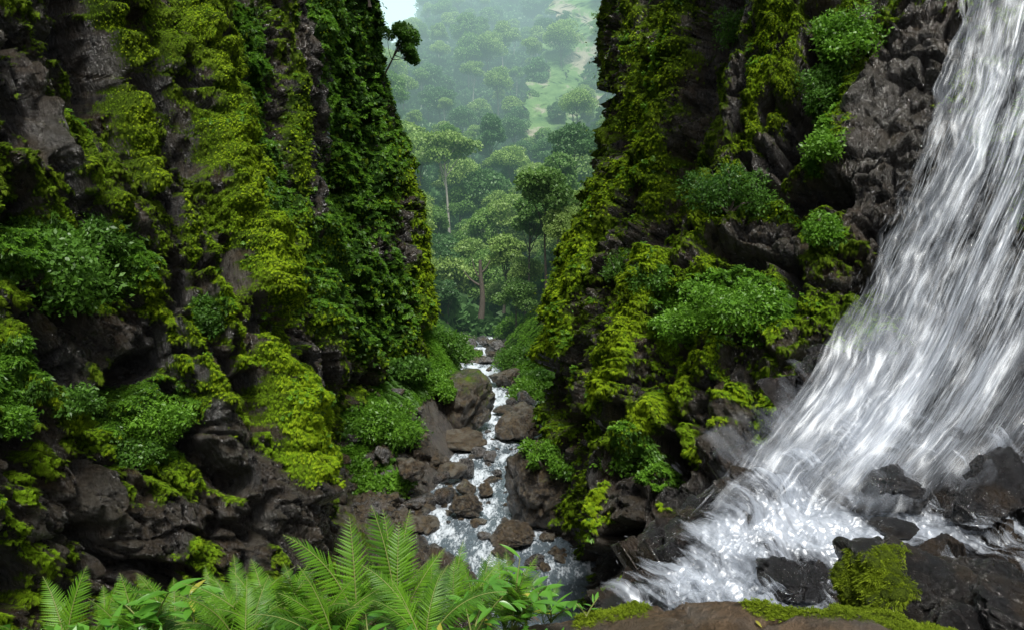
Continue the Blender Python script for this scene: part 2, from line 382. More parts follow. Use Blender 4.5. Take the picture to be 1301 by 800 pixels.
L2 = net_from([C(lambda p: s1(p) - 90, 17.5), C(lambda p: s1(p) - 25, 19.), C(lambda p: (s1(p) + s2(p)) / 2 - 10, 21.5), C(lambda p: s2(p) - 12, 24.), C(s2, 25.5), C(lambda p: s2(p) - 12, 28.5), C(lambda p: s2(p) - 80, 32)])
L3 = net_from([C(lambda p: s2(p) - 110, 27.), C(lambda p: s2(p) - 30, 30.5), C(lambda p: s2(p) * .62 + s3(p) * .38, 35, .07), C(lambda p: s2(p) * .2 + s3(p) * .8, 40, .07), C(s3, 44, .05), C(lambda p: s3(p) - 14, 49, .05), C(lambda p: s3(p) - 70, 56, .05)])
CL1 = cliff('left_cliff', L1, 620, 620, 1, amp=1.0, seed=1, mossb=.10)
CL2 = cliff('left_buttress', L2, 560, 240, 1, amp=1.25, seed=31, mossb=.04, lushb=.16)
CL3 = cliff('far_left_buttress', L3, 480, 260, 1, amp=1.7, seed=61, mossb=.10, lushb=.26)
# --- right cliff
T3 = [(782,-420),(776,-100),(775,0),(779,55),(764,105),(764,140),(778,180),(746,255),(722,320),(704,370),(696,430),(689,500),(688,560),(690,700),(690,1100)]
T2 = [(940,-420),(915,-100),(900,0),(888,100),(858,200),(838,290),(806,360),(780,450),(768,520),(748,590),(731,650),(735,700),(757,745),(765,850),(765,1100)]
t3 = lambda py: interp_y(T3, py); t2 = lambda py: interp_y(T2, py)
R3 = net_from([C(lambda p: t3(p) + 60, 44), C(lambda p: t3(p) + 8, 36), C(t3, 31), C(lambda p: t3(p) + 34, 27.5), C(lambda p: t2(p) * .45 + t3(p) * .55 + 30, 24), C(lambda p: t2(p) + 20, 21), C(lambda p: t2(p) + 90, 19.5)])
def lowpull(py, a=0.): return a * sst(430, 760, py)
R2 = net_from([C(lambda p: t2(p) + 90, 20), C(lambda p: t2(p) + 14, 17.5), C(t2, 15.3, .2), C(lambda p: t2(p) + 48, 14.5, .2), C(lambda p: t2(p) + 130, 13.7, .2), C(lambda p: 1080 - .18 * (p - 200), 12.5, .22), C(lambda p: 1220 - .12 * (p - 200), 11.3, .25), C(1380, 10.2, .28), C(1640, 8.6, .28), C(2300, 5.8, .28)])
CR3 = cliff('far_right_buttress', R3, 520, 260, -1, amp=1.25, seed=91, mossb=.02, slant=.6)
CR2 = cliff('right_cliff', R2, 620, 640, -1, amp=.95, seed=121, mossb=.05, slant=.6)
# ------------------------------------------------------------------ ground: gorge floor, banks and the wooded valley side, one sheet
STREAM_PX = [(700,735,120),(685,712,120),(640,690,125),(606,662,105),(602,640,92),(612,612,84),(612,585,78),(622,560,74),(638,535,68),(645,512,52),(628,492,38),(616,474,32),(606,458,26),(598,446,20),(606,438,16),(616,432,12)]
SL = [on_z(a, b, 0.0) for a, b, c in STREAM_PX]
SY = np.array([p[1] for p in SL]); SX = np.array([p[0] for p in SL]); SW = np.array([1.5 * w_ * p[1] / F for p, (a, b, w_) in zip(SL, STREAM_PX)])
o_ = np.argsort(SY); SY, SX, SW = SY[o_], SX[o_], SW[o_]
SY = np.concatenate([[4], SY, [95]]); SX = np.concatenate([[4.5], SX, [-3]]); SW = np.concatenate([[2.2], SW, [.4]])
def chan(y): return np.interp(y, SY, SX), np.interp(y, SY, SW)
HX = np.array([75, 95, 140, 190, 250, 300, 345, 400, 600.]); HZ = np.array([0, 4, 13, 34, 72, 112, 146, 154, 160.])
def ground_h(x, y, fine=True):
    P = np.stack([x, y, 0 * x], -1)
    cx, cw = chan(np.minimum(y, 90))
    dl = (cx - cw * .5) - x; dr = x - (cx + cw * .5)
    dist = np.maximum(dl, dr)
    inch = -.75 * (1 - sst(-1.0, .5, dist))
    bankl = np.clip(dl, 0, 40); bankr = np.clip(dr, 0, 40)
    hl = .22 * np.minimum(bankl, 3.5) + .42 * np.clip(bankl - 2.5, 0, 12)
    hr = .22 * np.minimum(bankr, 2.0) + .4 * np.clip(bankr - 2., 0, 12)
    h = inch + hl + hr
    # terrace with shrubs on the left bank
    c = on_z(478, 560, 1.0)
    for (cx_, cy_, rx, ry, a) in ((-6.6, 36.5, 2.6, 4.5, 2.6), (-4.8, 45, 2.2, 4.5, 2.4), (-8.0, 45, 3, 7, 4.2)):
        h = h + a * np.exp(-((x - cx_) / rx) ** 2 - ((y - cy_) / ry) ** 2)
    n = fbm(P * .5, 4, 300)
    amp = sst(-.3, 1.0, dist)
    h = h + amp * (.55 * n + .12 * fbm(P * 2.2, 3, 302))
    v = sst(48, 66, y); h = h + v * (.75 * np.clip(dr - 2.2, 0, 14) + .55 * np.clip(dl - 3.5, 0, 14))
    # beyond the gorge
    far = sst(74, 112, y)
    hill = np.interp(y, HX, HZ) + .55 * np.clip(x - .02 * y - 2, 0, 500) * sst(80, 160, y) + .45 * np.clip(-x - .05 * y - 2, 0, 500) * sst(80, 130, y)
    hill = hill + sst(90, 200, y) * (9 * fbm(P * .02, 3, 305) + 5 * ridged(P * .035, 2, 306))
    # the crest dips on the left
    hill = hill - sst(215, 330, y) * 95 * np.exp(-((x / np.maximum(y, 1) + .172) / .046) ** 2)
    return h * (1 - far) + hill * far
ny, nx = 620, 420
ys = np.concatenate([np.linspace(-12, 10, 12), 10 * (900 / 10.) ** np.linspace(0, 1, ny)[1:]])
us = np.sinh(np.linspace(-3.6, 3.6, nx)) / np.sinh(3.6) * 1.0
us = np.sign(us) * np.abs(us) * 1.6
Yg = np.repeat(ys[:, None], nx, 1); Xg = (us - .06)[None] * np.maximum(Yg, 14)
Hg = ground_h(Xg, Yg)
near = (Yg > 14) & (Yg < 80)
PP = np.stack([Xg, Yg, Hg], -1)
f1, f2, idd, tl = worley(PP * np.array([1.6, 1.6, 1.6]), 77); g1, g2, ig, tg = worley(PP * 4.0, 78)
cxg, cwg = chan(np.minimum(Yg, 90)); dd = np.abs(Xg - cxg) - cwg * .5
Hg = Hg + near * sst(-.2, .6, dd) * ((idd - .5) * .26 + tl * .35 + (ig - .5) * .12 + tg * .16 - .08 * (1 - sst(0, .15, f2 - f1)))
Gt = np.stack([Xg, Yg, Hg], -1)
bank = sst(1.5, 4.5, dd) 
mossg = np.clip(.12 + .6 * bank * (fbm(Gt * .6, 3, 310) + .55) + sst(70, 85, Yg), 0, 1)
gm = mesh_np('ground', Gt, grid_faces(*Yg.shape), rock_moss_mat('bank_rock', darkA=(.014, .010, .008), darkB=(.11, .082, .046), grey=(.13, .125, .105), k=1.3, wetr=.25, st=1.),
             attrs={'moss': mossg, 'lush': sst(60, 80, Yg), 'wet': 1 - sst(0, 2.5, dd) * .7, 'var': np.clip(.5 + (idd - .5) * .6 + (ig - .5) * .6, 0, 1)})
tag(link('ground', gm), kind='structure')
# ------------------------------------------------------------------ stream
t = NT('stream_water')
fo = t.attr('foam'); p = t.pos((1.5, .55, 1)); n1 = t.noise(2.2, 6, .65, p, .6); n2 = t.noise(9, 5, .6, t.pos((1.4, .5, 1)))
f = t.math('ADD', fo, t.math('MULTIPLY', t.math('SUBTRACT', n1, .5), 1.7)); f = t.math('ADD', f, t.math('MULTIPLY', t.math('SUBTRACT', n2, .5), .9))
fm = t.ramp(f, [(.34, 0.), (.74, 1.)])
bs = t.n('ShaderNodeBsdfPrincipled'); t.l(t.mix(fm, (.08, .105, .125), (.58, .64, .70)), bs.inputs['Base Color'])
rg = t.ramp(fm, [(0., .07), (1., .7)]); t.l(rg, bs.inputs['Roughness']); bs.inputs['Specular IOR Level'].default_value = .9
bb = t.n('ShaderNodeBump'); bb.inputs['Strength'].default_value = .8; bb.inputs['Distance'].default_value = .10; t.l(t.math('ADD', n1, t.math('MULTIPLY', n2, .5)), bb.inputs['Height']); t.l(bb.outputs[0], bs.inputs['Normal'])
t.l(bs.outputs[0], t.out.inputs[0]); M_STREAM = t.m
ysw = 8 * (92 / 8.) ** np.linspace(0, 1, 700); uu = np.linspace(-.5, .5, 60)
cx, cw = chan(ysw); Yw = np.repeat(ysw[:, None], 60, 1); Xw = cx[:, None] + uu[None] * (cw[:, None] * 1.12 + .5)
Pw = np.stack([Xw, Yw, 0 * Xw], -1)
Zw = -.12 + .09 * fbm(Pw * np.array([1.6, .8, 1]), 4, 320) + .05 * ridged(Pw * np.array([4., 1.6, 1]), 3, 321)
foam = .46 + .55 * fbm(Pw * np.array([.8, .35, 1]), 3, 322) + .18 * sst(34, 48, Yw) - .25 * (1 - sst(20, 27, Yw))
wm = mesh_np('stream', np.stack([Xw, Yw, Zw], -1), grid_faces(700, 60), M_STREAM, attrs={'foam': foam})
tag(link('stream', wm), kind='structure')

# ------------------------------------------------------------------ rocks
M_BOULD = rock_moss_mat('boulder_rock', darkA=(.018, .013, .009), darkB=(.15, .112, .062), grey=(.19, .18, .15), k=1.4, wetr=.25, st=.8)
M_STONE = rock_moss_mat('dark_stone', darkA=(.012, .011, .011), darkB=(.11, .10, .088), grey=(.19, .19, .195), k=2.4, wetr=.15, rhi=.45, st=.9)
_ico = {}
def ico(n):
    if n not in _ico:
        import bmesh
        bm = bmesh.new(); bmesh.ops.create_icosphere(bm, subdivisions=n, radius=1.0)
        V = np.array([v.co[:] for v in bm.verts]); Fa = np.array([[v.index for v in f.verts] for f in bm.faces]); bm.free(); _ico[n] = (V, Fa)
    return _ico[n]
def rock_mesh(name, size, seed, sub=5, mat=None, moss_top=.3, planes=15, cut=.60, mossy=0., up=0, wet=.5, fine=.05):
    V, Fa = ico(sub); rs = np.random.RandomState(seed)
    n = nrm(rs.normal(size=(planes, 3))); dd_ = rs.uniform(cut, 1.02, planes)
    dots = V @ n.T
    r = np.min(np.where(dots > .05, dd_[None] / np.maximum(dots, .05), 9), axis=1)
    r = np.minimum(r, 1.25)
    P = V * r[:, None]
    f1, f2, i_, tl_ = worley(P * 2.2 + seed, 5)
    P = P + V * (.10 * fbm(P * 1.6 + seed * 3.1, 4, 9)[:, None] + ((i_ - .5) * .09 + tl_ * .26 - .05 * (1 - sst(0, .12, f2 - f1)))[:, None] + fine * fbm(P * 6 + seed, 4, 12)[:, None])
    P = P * np.array(size) * .5
    Nz = V[:, 2] * .5 + .5 * (P[:, 2] / (size[2] * .5))
    moss = np.clip(mossy + moss_top * sst(.25, .8, Nz) + .5 * fbm(P * 1.5 + seed, 3, 14), 0, 1)
    return mesh_np(name, P, Fa, mat or M_BOULD, attrs={'moss': moss, 'lush': np.full(len(P), .2), 'wet': np.full(len(P), wet), 'var': np.clip((seed * .37) % 1 * .7 + .15 + (i_ - .5) * .5, 0, 1)})
ROCK_GRP = 'boulders and stones in and beside the stream'
BOULD = [ # px, py of centre, w px, h px, base py, label, moss, seed, tilt
 (583,507,84,74,548,'big brown boulder with a mossy back edge at the left bank of the stream',.5,1),
 (590,556,66,26,566,'low dark slab lying at the foot of the big brown boulder',.0,2),
 (688,620,98,104,672,'largest boulder, grass topped, standing on the right of the stream above the ferns',.25,3),
 (660,538,54,46,556,'brown slanting boulder on the right edge of the stream, upstream of the grass topped one',.1,4),
 (643,478,44,26,490,'rust brown flat boulder on the right of the stream by the pebble bar',.0,5),
 (538,580,62,46,600,'dark cracked slab at the tip of the left bank debris',.0,6),
 (592,594,18,32,608,'pale upright stone in the white water beside the debris tip',.0,7),
 (622,578,20,17,586,'small round dark stone alone in midstream',.0,8),
 (596,640,44,30,655,'dark wet stone in the stream just above the fern tips',.0,9),
 (592,619,26,22,630,'brown stone touching the back of the dark wet stone',.0,10),
 (566,628,24,22,638,'grey stone at the left waterline beside the dark wet stone',.0,11),
 (617,622,26,16,630,'flat brown stone in the stream right of its neighbours',.0,12),
 (576,596,34,28,612,'rounded brown stone at the left waterline behind the pale upright stone',.0,13),
 (650,510,20,14,518,'small stone in the stream in front of the rust brown boulder',.0,14),
 (604,448,26,12,454,'pale stone at the head of the visible stream',.0,15),
 (632,440,22,18,449,'brown stone at the right of the stream head',.0,16),
 (595,436,24,16,446,'brown stone at the left of the stream head',.0,17),
 (615,432,16,14,440,'round stone in the middle of the stream head',.0,18),
 (668,505,24,16,514,'grey stone at the upper end of the pebble bar',.0,19),
 (652,678,60,26,692,'low wet rock at the foot of the grass topped boulder',.0,20),
 (618,456,20,10,461,'small pale stone left of the upper rapids',.0,21),
 (640,520,26,10,526,'flat wet rock splitting the rapids in midstream',.0,22),
 (520,592,34,34,612,'squarish grey rock half way up the left debris slope',.0,23),
 (487,577,20,28,592,'pale grey upright rock at the foot of the shrub mound',.0,24),
 (632,600,14,10,606,'tiny dark stone in midstream below the round one',.0,25),
 (606,572,20,14,580,'dark stone at the foot of the low slab',.0,26),
 (660,465,26,12,472,'brown stone behind the rust brown boulder',.0,27),
 (560,605,22,18,616,'small brown rock beside the cracked slab',.0,28),
]
BLIST = []
for (px, py, w_, h_, bpy_, lab, ms, sd) in BOULD:
    b = on_z(px, bpy_, 0.0); 
    if lab.startswith(('squarish', 'pale grey upright', 'small brown rock')): 
        b = on_z(px, bpy_, 1.3)
    d = b[1]; c = at(px, py, d + .2)
    sz = (w_ * d / F * 1.0, w_ * d / F * 1.0, h_ * d / F * 1.08)
    me = rock_mesh('boulder', sz, sd, 5 if w_ > 40 else 4, M_BOULD if w_ > 24 else M_STONE, moss_top=.15, mossy=ms * .6 - .1)
    o = link('boulder', me, loc=(c[0], c[1] + sz[1] * .1, c[2] - h_ * d / F * .1)); o.rotation_euler = (0, 0, sd * 1.3)
    if w_ > 60 and h_ > 60: o.rotation_euler = (0, R(6), sd * .1)
    tag(o, lab, 'boulder' if w_ > 40 else 'stone', ROCK_GRP); BLIST.append((o, c, sz))
# loose rubble on the banks: shared shapes, each a thing
protos = [rock_mesh('stone', (1, 1.1, .75), 50 + i, 4, M_STONE if i % 2 else M_BOULD, moss_top=.1, mossy=-.1, planes=12, cut=.65) for i in range(7)]
rs = np.random.RandomState(5)
RUB = [((405, 545, 560, 650), 120, (.25, .95), 'angular brown rock lying in the debris slope of the left bank', 'rocks of the left debris slope'),
       ((560, 655, 545, 660), 44, (.2, .5), 'small wet stone in the stream by the left bank', 'small stones in the stream'),
       ((645, 675, 480, 545), 34, (.25, .6), 'pale pebble bar stone right of the upper stream', 'stones of the pebble bar'),
       ((590, 650, 430, 470), 26, (.4, 1.1), 'stone in the pile at the head of the visible stream', 'stones at the stream head'),
       ((600, 720, 650, 720), 22, (.25, .7), 'wet stone in the pool behind the ferns', 'stones in the pool behind the ferns')]
for (x0, x1, y0, y1), n_, (s0, s1_), lab, grp in RUB:
    for i in range(n_ * (2 if 'debris' in lab else 1)):
        px = rs.uniform(x0, x1); py = rs.uniform(y0, y1)
        q = on_z(px, py, .8 if 'debris' in lab else 0); 
        gz = float(ground_h(np.array([q[0]]), np.array([q[1]]))[0])
        s = s0 + (s1_ - s0) * rs.rand() ** 2.2
        o = link('stone', protos[rs.randint(7)], loc=(q[0], q[1], max(gz, -.15) + s * .22)); o.scale = (s * rs.uniform(.8, 1.5), s, s * rs.uniform(.6, 1.1)); o.rotation_euler = tuple(rs.uniform(0, .5, 2)) + (rs.uniform(0, 6.3),)
        tag(o, lab, 'stone', grp)
# ------------------------------------------------------------------ foliage
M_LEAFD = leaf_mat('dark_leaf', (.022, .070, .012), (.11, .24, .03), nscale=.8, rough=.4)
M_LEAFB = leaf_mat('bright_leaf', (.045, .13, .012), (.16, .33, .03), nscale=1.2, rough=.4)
M_MOSS = leaf_mat('moss_blade', (.04, .095, .006), (.29, .47, .02), nscale=.9, rough=.8, trans=.3, spec=.1)
M_MOSSD = leaf_mat('dull_moss_blade', (.035, .065, .006), (.16, .24, .014), nscale=1.1, rough=.8, trans=.2, spec=.1)
M_BARK = plain_mat('bark', (.03, .025, .02), (.12, .10, .08), 6, .85)
M_BARKP = plain_mat('pale_bark', (.16, .15, .13), (.38, .36, .32), 4, .85)

def tuft(name, n, mat, L=(.6, 1.1), w=.16, nrmw=.5, down=.7, jit=.6, seed=0, spread=.5, curl=True):
    rs = np.random.RandomState(seed)
    P = np.stack([np.zeros(n), np.zeros(n), np.zeros(n)], -1); P[:, :2] = rs.uniform(-spread, spread, (n, 2)); P[:, 2] = rs.uniform(-.15, .1, n)
    D = np.stack([np.full(n, down), np.zeros(n), np.full(n, nrmw)], -1) + rs.normal(size=(n, 3)) * jit
    D[:, 2] = np.abs(D[:, 2]) * .8 + .15
    V, Q = leaf_cloud(P, D, rs.uniform(*L, n), w, .12, seed, up=np.array([0, 0, 1.]))
    V = V.reshape(n, 4, 3); 
    if curl: V[:, 2, 0] += .25 * L[1]; V[:, 2, 2] -= .12
    return mesh_np(name, V.reshape(-1, 3), Q, mat)

def scatter_nodes(name, src):
    ng = bpy.data.node_groups.new(name, 'GeometryNodeTree')
    ng.interface.new_socket('Geometry', in_out='INPUT', socket_type='NodeSocketGeometry'); ng.interface.new_socket('Geometry', in_out='OUTPUT', socket_type='NodeSocketGeometry')
    N = ng.nodes; gi = N.new('NodeGroupInput'); go = N.new('NodeGroupOutput'); ip = N.new('GeometryNodeInstanceOnPoints')
    oi = N.new('GeometryNodeObjectInfo'); oi.inputs['Object'].default_value = src; oi.inputs['As Instance'].default_value = True
    r = N.new('GeometryNodeInputNamedAttribute'); r.data_type = 'FLOAT_VECTOR'; r.inputs[0].default_value = 'rot'
    s = N.new('GeometryNodeInputNamedAttribute'); s.data_type = 'FLOAT_VECTOR'; s.inputs[0].default_value = 'scl'
    er = N.new('FunctionNodeEulerToRotation'); L = ng.links
    L.new(gi.outputs[0], ip.inputs['Points']); L.new(oi.outputs['Geometry'], ip.inputs['Instance'])
    L.new(r.outputs['Attribute'], er.inputs[0]); L.new(er.outputs[0], ip.inputs['Rotation']); L.new(s.outputs['Attribute'], ip.inputs['Scale'])
    L.new(ip.outputs[0], go.inputs[0]); return ng
def scatter(name, src, P, N, S, seed=0, jit=.25):
    """scatter copies of a tuft on points P with normals N, sizes S. The source tuft itself stands on the first point."""
    rs = np.random.RandomState(seed); n = len(P)
    N = nrm(N + rs.normal(size=N.shape) * jit)
    ry = np.arccos(np.clip(N[:, 2], -1, 1)); rz = np.arctan2(N[:, 1], N[:, 0])
    rot = np.stack([0 * ry, ry, rz], -1).astype(np.float32)
    sc = (np.asarray(S)[:, None] * rs.uniform(.75, 1.25, (n, 3))).astype(np.float32)
    me = bpy.data.meshes.new(name); me.vertices.add(n); me.vertices.foreach_set('co', np.asarray(P, np.float32).ravel())
    for k, v in (('rot', rot), ('scl', sc)):
        a = me.attributes.new(k, 'FLOAT_VECTOR', 'POINT'); a.data.foreach_set('vector', v.ravel())
    o = link(name, me); tag(o, kind='stuff')
    md = o.modifiers.new('scatter', 'NODES'); md.node_group = scatter_nodes(name, src)
    return o
def src(name, me, where):
    o = link(name, me, loc=tuple(where)); o.scale = (.001,) * 3; return o

def pick(cl, wgt, n, seed):
    P = cl['P'].reshape(-1, 3); N = cl['N'].reshape(-1, 3); w = wgt.reshape(-1).astype(float)
    px, py = bearing(P); dep = P[:, 1]
    w = w * (px > -80) * (px < 1380) * (py > -60) * (py < 860) * (dep > 1)
    # area of each cell as seen, so tufts are even in the photo
    rs = np.random.RandomState(seed); i = rs.choice(len(P), n, p=w / w.sum())
    a = cl['P']; du = np.zeros_like(a); dv = np.zeros_like(a); du[:-1] = a[1:] - a[:-1]; dv[:, :-1] = a[:, 1:] - a[:, :-1]
    q = P[i] + du.reshape(-1, 3)[i] * rs.rand(n, 1) + dv.reshape(-1, 3)[i] * rs.rand(n, 1)
    return q, N[i], i
TUFTS = {}
def tuftsrc(key):
    return TUFTS[key]
ref = CL1['P'][300, 300] + np.array([0, 0, 0])
mt = [tuft('moss_tuft', 34, M_MOSS, (.5, 1.0), .12, .35, 1.0, .45, 1), tuft('moss_tuft', 34, M_MOSSD, (.6, 1.6), .09, .25, 1.4, .35, 2)]
lt = [tuft('leaf_tuft', 16, M_LEAFD, (.5, .95), .52, .6, .5, .7, 3, .5), tuft('leaf_tuft', 16, M_LEAFB, (.5, .9), .55, .7, .4, .7, 4, .5)]
M_LIME = leaf_mat('lime_moss_blade', (.15, .25, .008), (.42, .56, .025), nscale=1.4, rough=.8, trans=.35, spec=.1)
lm = tuft('moss_tuft', 34, M_LIME, (.5, 1.1), .11, .4, 1.1, .4, 6)
for k_, m_ in (('lime', lm), ('moss', mt[0]), ('mossd', mt[1]), ('leafd', lt[0]), ('leafb', lt[1])):
    o = link(m_.name.split('.')[0], m_); o.location = tuple(ref); o.scale = (.05,) * 3; o.rotation_euler = (0, R(90), 0); tag(o, kind='stuff'); TUFTS[k_] = o
def cover(cl, nm, n_moss, n_dull, n_leafd, n_leafb, size, lsize, seed):
    mo, lu = cl['moss'], cl['lush']; nz = cl['N'][..., 2]
    low = fbm(cl['P'] * .8, 2, 500 + seed)
    wm_ = sst(.45, .8, mo) * (1 - .7 * lu) * sst(-.35, .25, low + .2)
    q, n, i = pick(cl, wm_, n_moss, seed); scatter(nm + '_moss', TUFTS['moss'], q, n + np.array([0, 0, .25]), size * np.random.RandomState(seed).uniform(.6, 1.4, n_moss), seed)
    q, n, i = pick(cl, sst(.35, .7, mo) * (1 - .7 * lu) * sst(.35, -.25, low), n_dull, seed + 1); scatter(nm + '_dull_moss', TUFTS['mossd'], q, n, size * 1.1 * np.random.RandomState(seed).uniform(.6, 1.5, n_dull), seed + 1)
    nl = n_moss // 4; wlm = (sst(.25, .9, cl['rib']) + .22 * sst(.0, .5, low)) * sst(.45, .75, mo) * (1 - .6 * lu)
    q, n, i = pick(cl, wlm, nl, seed + 5); scatter(nm + '_lime_moss', TUFTS['lime'], q + n * size * .4, n + np.array([0, 0, .3]), size * np.random.RandomState(seed + 5).uniform(.6, 1.4, nl), seed + 5)
    wl = sst(.35, .8, lu) * sst(.3, .6, mo) + .06 * sst(.6, .9, mo) * sst(.15, .4, low)
    q, n, i = pick(cl, wl, n_leafd, seed + 2); scatter(nm + '_ivy', TUFTS['leafd'], q + n * lsize * .2, n + np.array([0, 0, .5]), lsize * np.random.RandomState(seed).uniform(.6, 1.5, n_leafd), seed + 2, .4)
    q, n, i = pick(cl, wl * sst(-.1, .6, nz + low), n_leafb, seed + 3); scatter(nm + '_leaves', TUFTS['leafb'], q + n * lsize * .4, n + np.array([0, 0, .6]), lsize * np.random.RandomState(seed).uniform(.5, 1.3, n_leafb), seed + 3, .4)
cover(CL1, 'left_cliff', 105000, 46000, 14000, 8000, .034, .066, 10)
cover(CL2, 'left_buttress', 40000, 14000, 9000, 8000, .058, .105, 20)
cover(CL3, 'far_left_buttress', 34000, 9000, 12000, 12000, .10, .17, 30)
cover(CR3, 'far_right_buttress', 48000, 16000, 7000, 6000, .072, .13, 40)
cover(CR2, 'right_cliff', 85000, 40000, 12000, 10000, .037, .074, 50)
# ------------------------------------------------------------------ waterfall
def water_mat(name, su, sv, thr, gain, base=(.66, .71, .78)):
    t = NT(name)
    u, v = t.attr('u'), t.attr('v')
    cb = t.n('ShaderNodeCombineXYZ'); t.l(t.math('MULTIPLY', u, su), cb.inputs[0]); t.l(t.math('MULTIPLY', v, sv), cb.inputs[1]); t.l(t.attr('layer'), cb.inputs[2])
    n = t.noise(1.0, 6, .62, cb.outputs[0], .35)
    cb2 = t.n('ShaderNodeCombineXYZ'); t.l(t.math('MULTIPLY', u, su * 4.5), cb2.inputs[0]); t.l(t.math('MULTIPLY', v, sv * 2.6), cb2.inputs[1]); t.l(t.attr('layer'), cb2.inputs[2])
    n2 = t.noise(1.0, 5, .65, cb2.outputs[0])
    cb3 = t.n('ShaderNodeCombineXYZ'); t.l(t.math('MULTIPLY', u, su * .22), cb3.inputs[0]); t.l(t.math('MULTIPLY', v, sv * .6), cb3.inputs[1]); t.l(t.attr('layer'), cb3.inputs[2])
    n3 = t.noise(1.0, 3, .5, cb3.outputs[0])
    a = t.math('ADD', t.math('MULTIPLY', t.math('SUBTRACT', n, .5), 1.6), t.math('MULTIPLY', t.math('SUBTRACT', n2, .5), 1.15))
    a = t.math('ADD', a, t.math('MULTIPLY', t.math('SUBTRACT', n3, .5), 2.1))
    a = t.math('ADD', a, t.attr('dens'))
    al = t.math('MULTIPLY', t.math('SUBTRACT', a, thr), gain, True)
    col = t.mix(t.math('MULTIPLY', n2, 1.0), (base[0] * .72, base[1] * .76, base[2] * .82), base)
    df = t.n('ShaderNodeBsdfDiffuse'); t.l(col, df.inputs[0]); tl = t.n('ShaderNodeBsdfTranslucent'); t.l(col, tl.inputs[0])
    gl = t.n('ShaderNodeBsdfGlossy'); gl.inputs[1].default_value = .35; gl.inputs[0].default_value = (.9, .95, 1, 1)
    m1 = t.n('ShaderNodeMixShader'); m1.inputs[0].default_value = .45; t.l(df.outputs[0], m1.inputs[1]); t.l(tl.outputs[0], m1.inputs[2])
    m2 = t.n('ShaderNodeMixShader'); m2.inputs[0].default_value = .12; t.l(m1.outputs[0], m2.inputs[1]); t.l(gl.outputs[0], m2.inputs[2])
    tp = t.n('ShaderNodeBsdfTransparent'); mx = t.n('ShaderNodeMixShader'); t.l(al, mx.inputs[0]); t.l(tp.outputs[0], mx.inputs[1]); t.l(m2.outputs[0], mx.inputs[2])
    t.l(mx.outputs[0], t.out.inputs[0]); return t.m
M_FALL = water_mat('falling_water', 7.5, .48, .34, 1.15)
M_MIST = water_mat('drifting_spray', 1.1, .4, .22, .5)
M_CASC = water_mat('foaming_water', 3.4, 1.7, .42, 1.7)
FR = np.array([-160, -60, 40, 140, 240, 340, 440, 530, 610, 690.])
LF = [(1300,-160),(1272,-60),(1246,40),(1222,140),(1186,240),(1142,340),(1098,440),(1048,530),(990,610),(925,690)]
lf = lambda py: interp_y(LF, py)
def dfall(px, py): return (11.0 - (px - 1100) * .0052) * (1 + .28 * (300 - py) / 500.) - .55
OFF = np.array([-24, 0, 50, 110, 180, 270, 380, 520.])
FN = np.stack([np.stack([at(lf(py) + o, py, dfall(lf(py) + o, py)) for o in OFF]) for py in FR])
def fall_layer(k, push, dens, wob):
    G = cr_interp(cr_interp(FN, 500, 0), 360, 1)
    oo = cr_interp(OFF[None], 360, 1)[0]; pr = cr_interp(FR[:, None], 500, 0)[:, 0]
    u = np.cumsum(np.linalg.norm(np.diff(G, axis=1, prepend=G[:, :1]), axis=-1), 1).mean(0)[None] * np.ones((500, 1))
    v = np.cumsum(np.linalg.norm(np.diff(G, axis=0, prepend=G[:1]), axis=-1), 0)
    N = grid_normals(G); N = N * np.sign((N * np.array([-.5, -1, 0])).sum(-1, keepdims=True))
    uv = np.stack([u * 3, v * .4, 0 * u + k * 7], -1)
    D = push + wob * fbm(uv, 3, 600 + k) + .06 * ridged(uv * np.array([4, 1, 1]), 3, 610 + k)
    P = G + N * D[..., None]
    d = np.interp(oo, [-24, 0, 30, 80, 170, 260, 330, 420, 520], [-.5, .0, .32, .44, .32, .02, -.18, -.25, -.3])[None] + 0 * u
    edge = fbm(np.stack([0 * v, v * .8, v * 0 + k], -1), 3, 620 + k) * .3
    d = d + dens + edge * (oo[None] < 80) 
    thin = sst(200, 330, oo)[None] * sst(330, 620, pr)[:, None]
    d = d - .30 * thin + .16 * sst(420, 620, pr)[:, None] * (oo[None] > 10)
    d = d - .8 * sst(520, 555, pr)[:, None] * sst(150, 330, oo)[None]
    me = mesh_np('waterfall', P, grid_faces(500, 360), M_FALL, attrs={'u': u, 'v': v, 'dens': d, 'layer': np.full(u.shape, k * 3.7)})
    return me, P
wf = [fall_layer(0, .05, .0, .10), fall_layer(1, .38, -.05, .14), fall_layer(2, .75, -.18, .2)]
for me, _ in wf: tag(link('waterfall', me), kind='structure')
def mist_layer(k, push, dens):
    P = wf[1][1]; nr, nc = P.shape[:2]; vv = np.linspace(0, 1, nr)[:, None] * np.ones((1, nc)); uu = np.linspace(0, 1, nc)[None] * np.ones((nr, 1))
    Q_ = P + np.array([-.5, -.8, .15]) * (push * (.3 + vv[..., None] ** 2)) + .25 * fbm(P * .9, 3, 650 + k)[..., None] * np.array([1, -1, .3]) + np.array([-.35, 0, 0]) * (1 - uu[..., None]) ** 3 * vv[..., None]
    d = dens + .5 * vv ** 2 - 1.3 * np.abs(uu - .26) ** 1.1 - .9 * sst(.88, 1., vv) - .9 * sst(.06, 0, uu) 
    return mesh_np('waterfall_mist', Q_[::4, ::4], grid_faces(len(range(0, nr, 4)), len(range(0, nc, 4))), M_MIST, attrs={'u': (uu * 5)[::4, ::4], 'v': (vv * 9)[::4, ::4], 'dens': d[::4, ::4], 'layer': np.full(uu.shape, 40 + 3. * k)[::4, ::4]})
for k_, (ps_, dn_) in enumerate(((.5, .36), (1.0, .30), (1.5, .20))): tag(link('waterfall_mist', mist_layer(k_, ps_, dn_)), kind='structure')
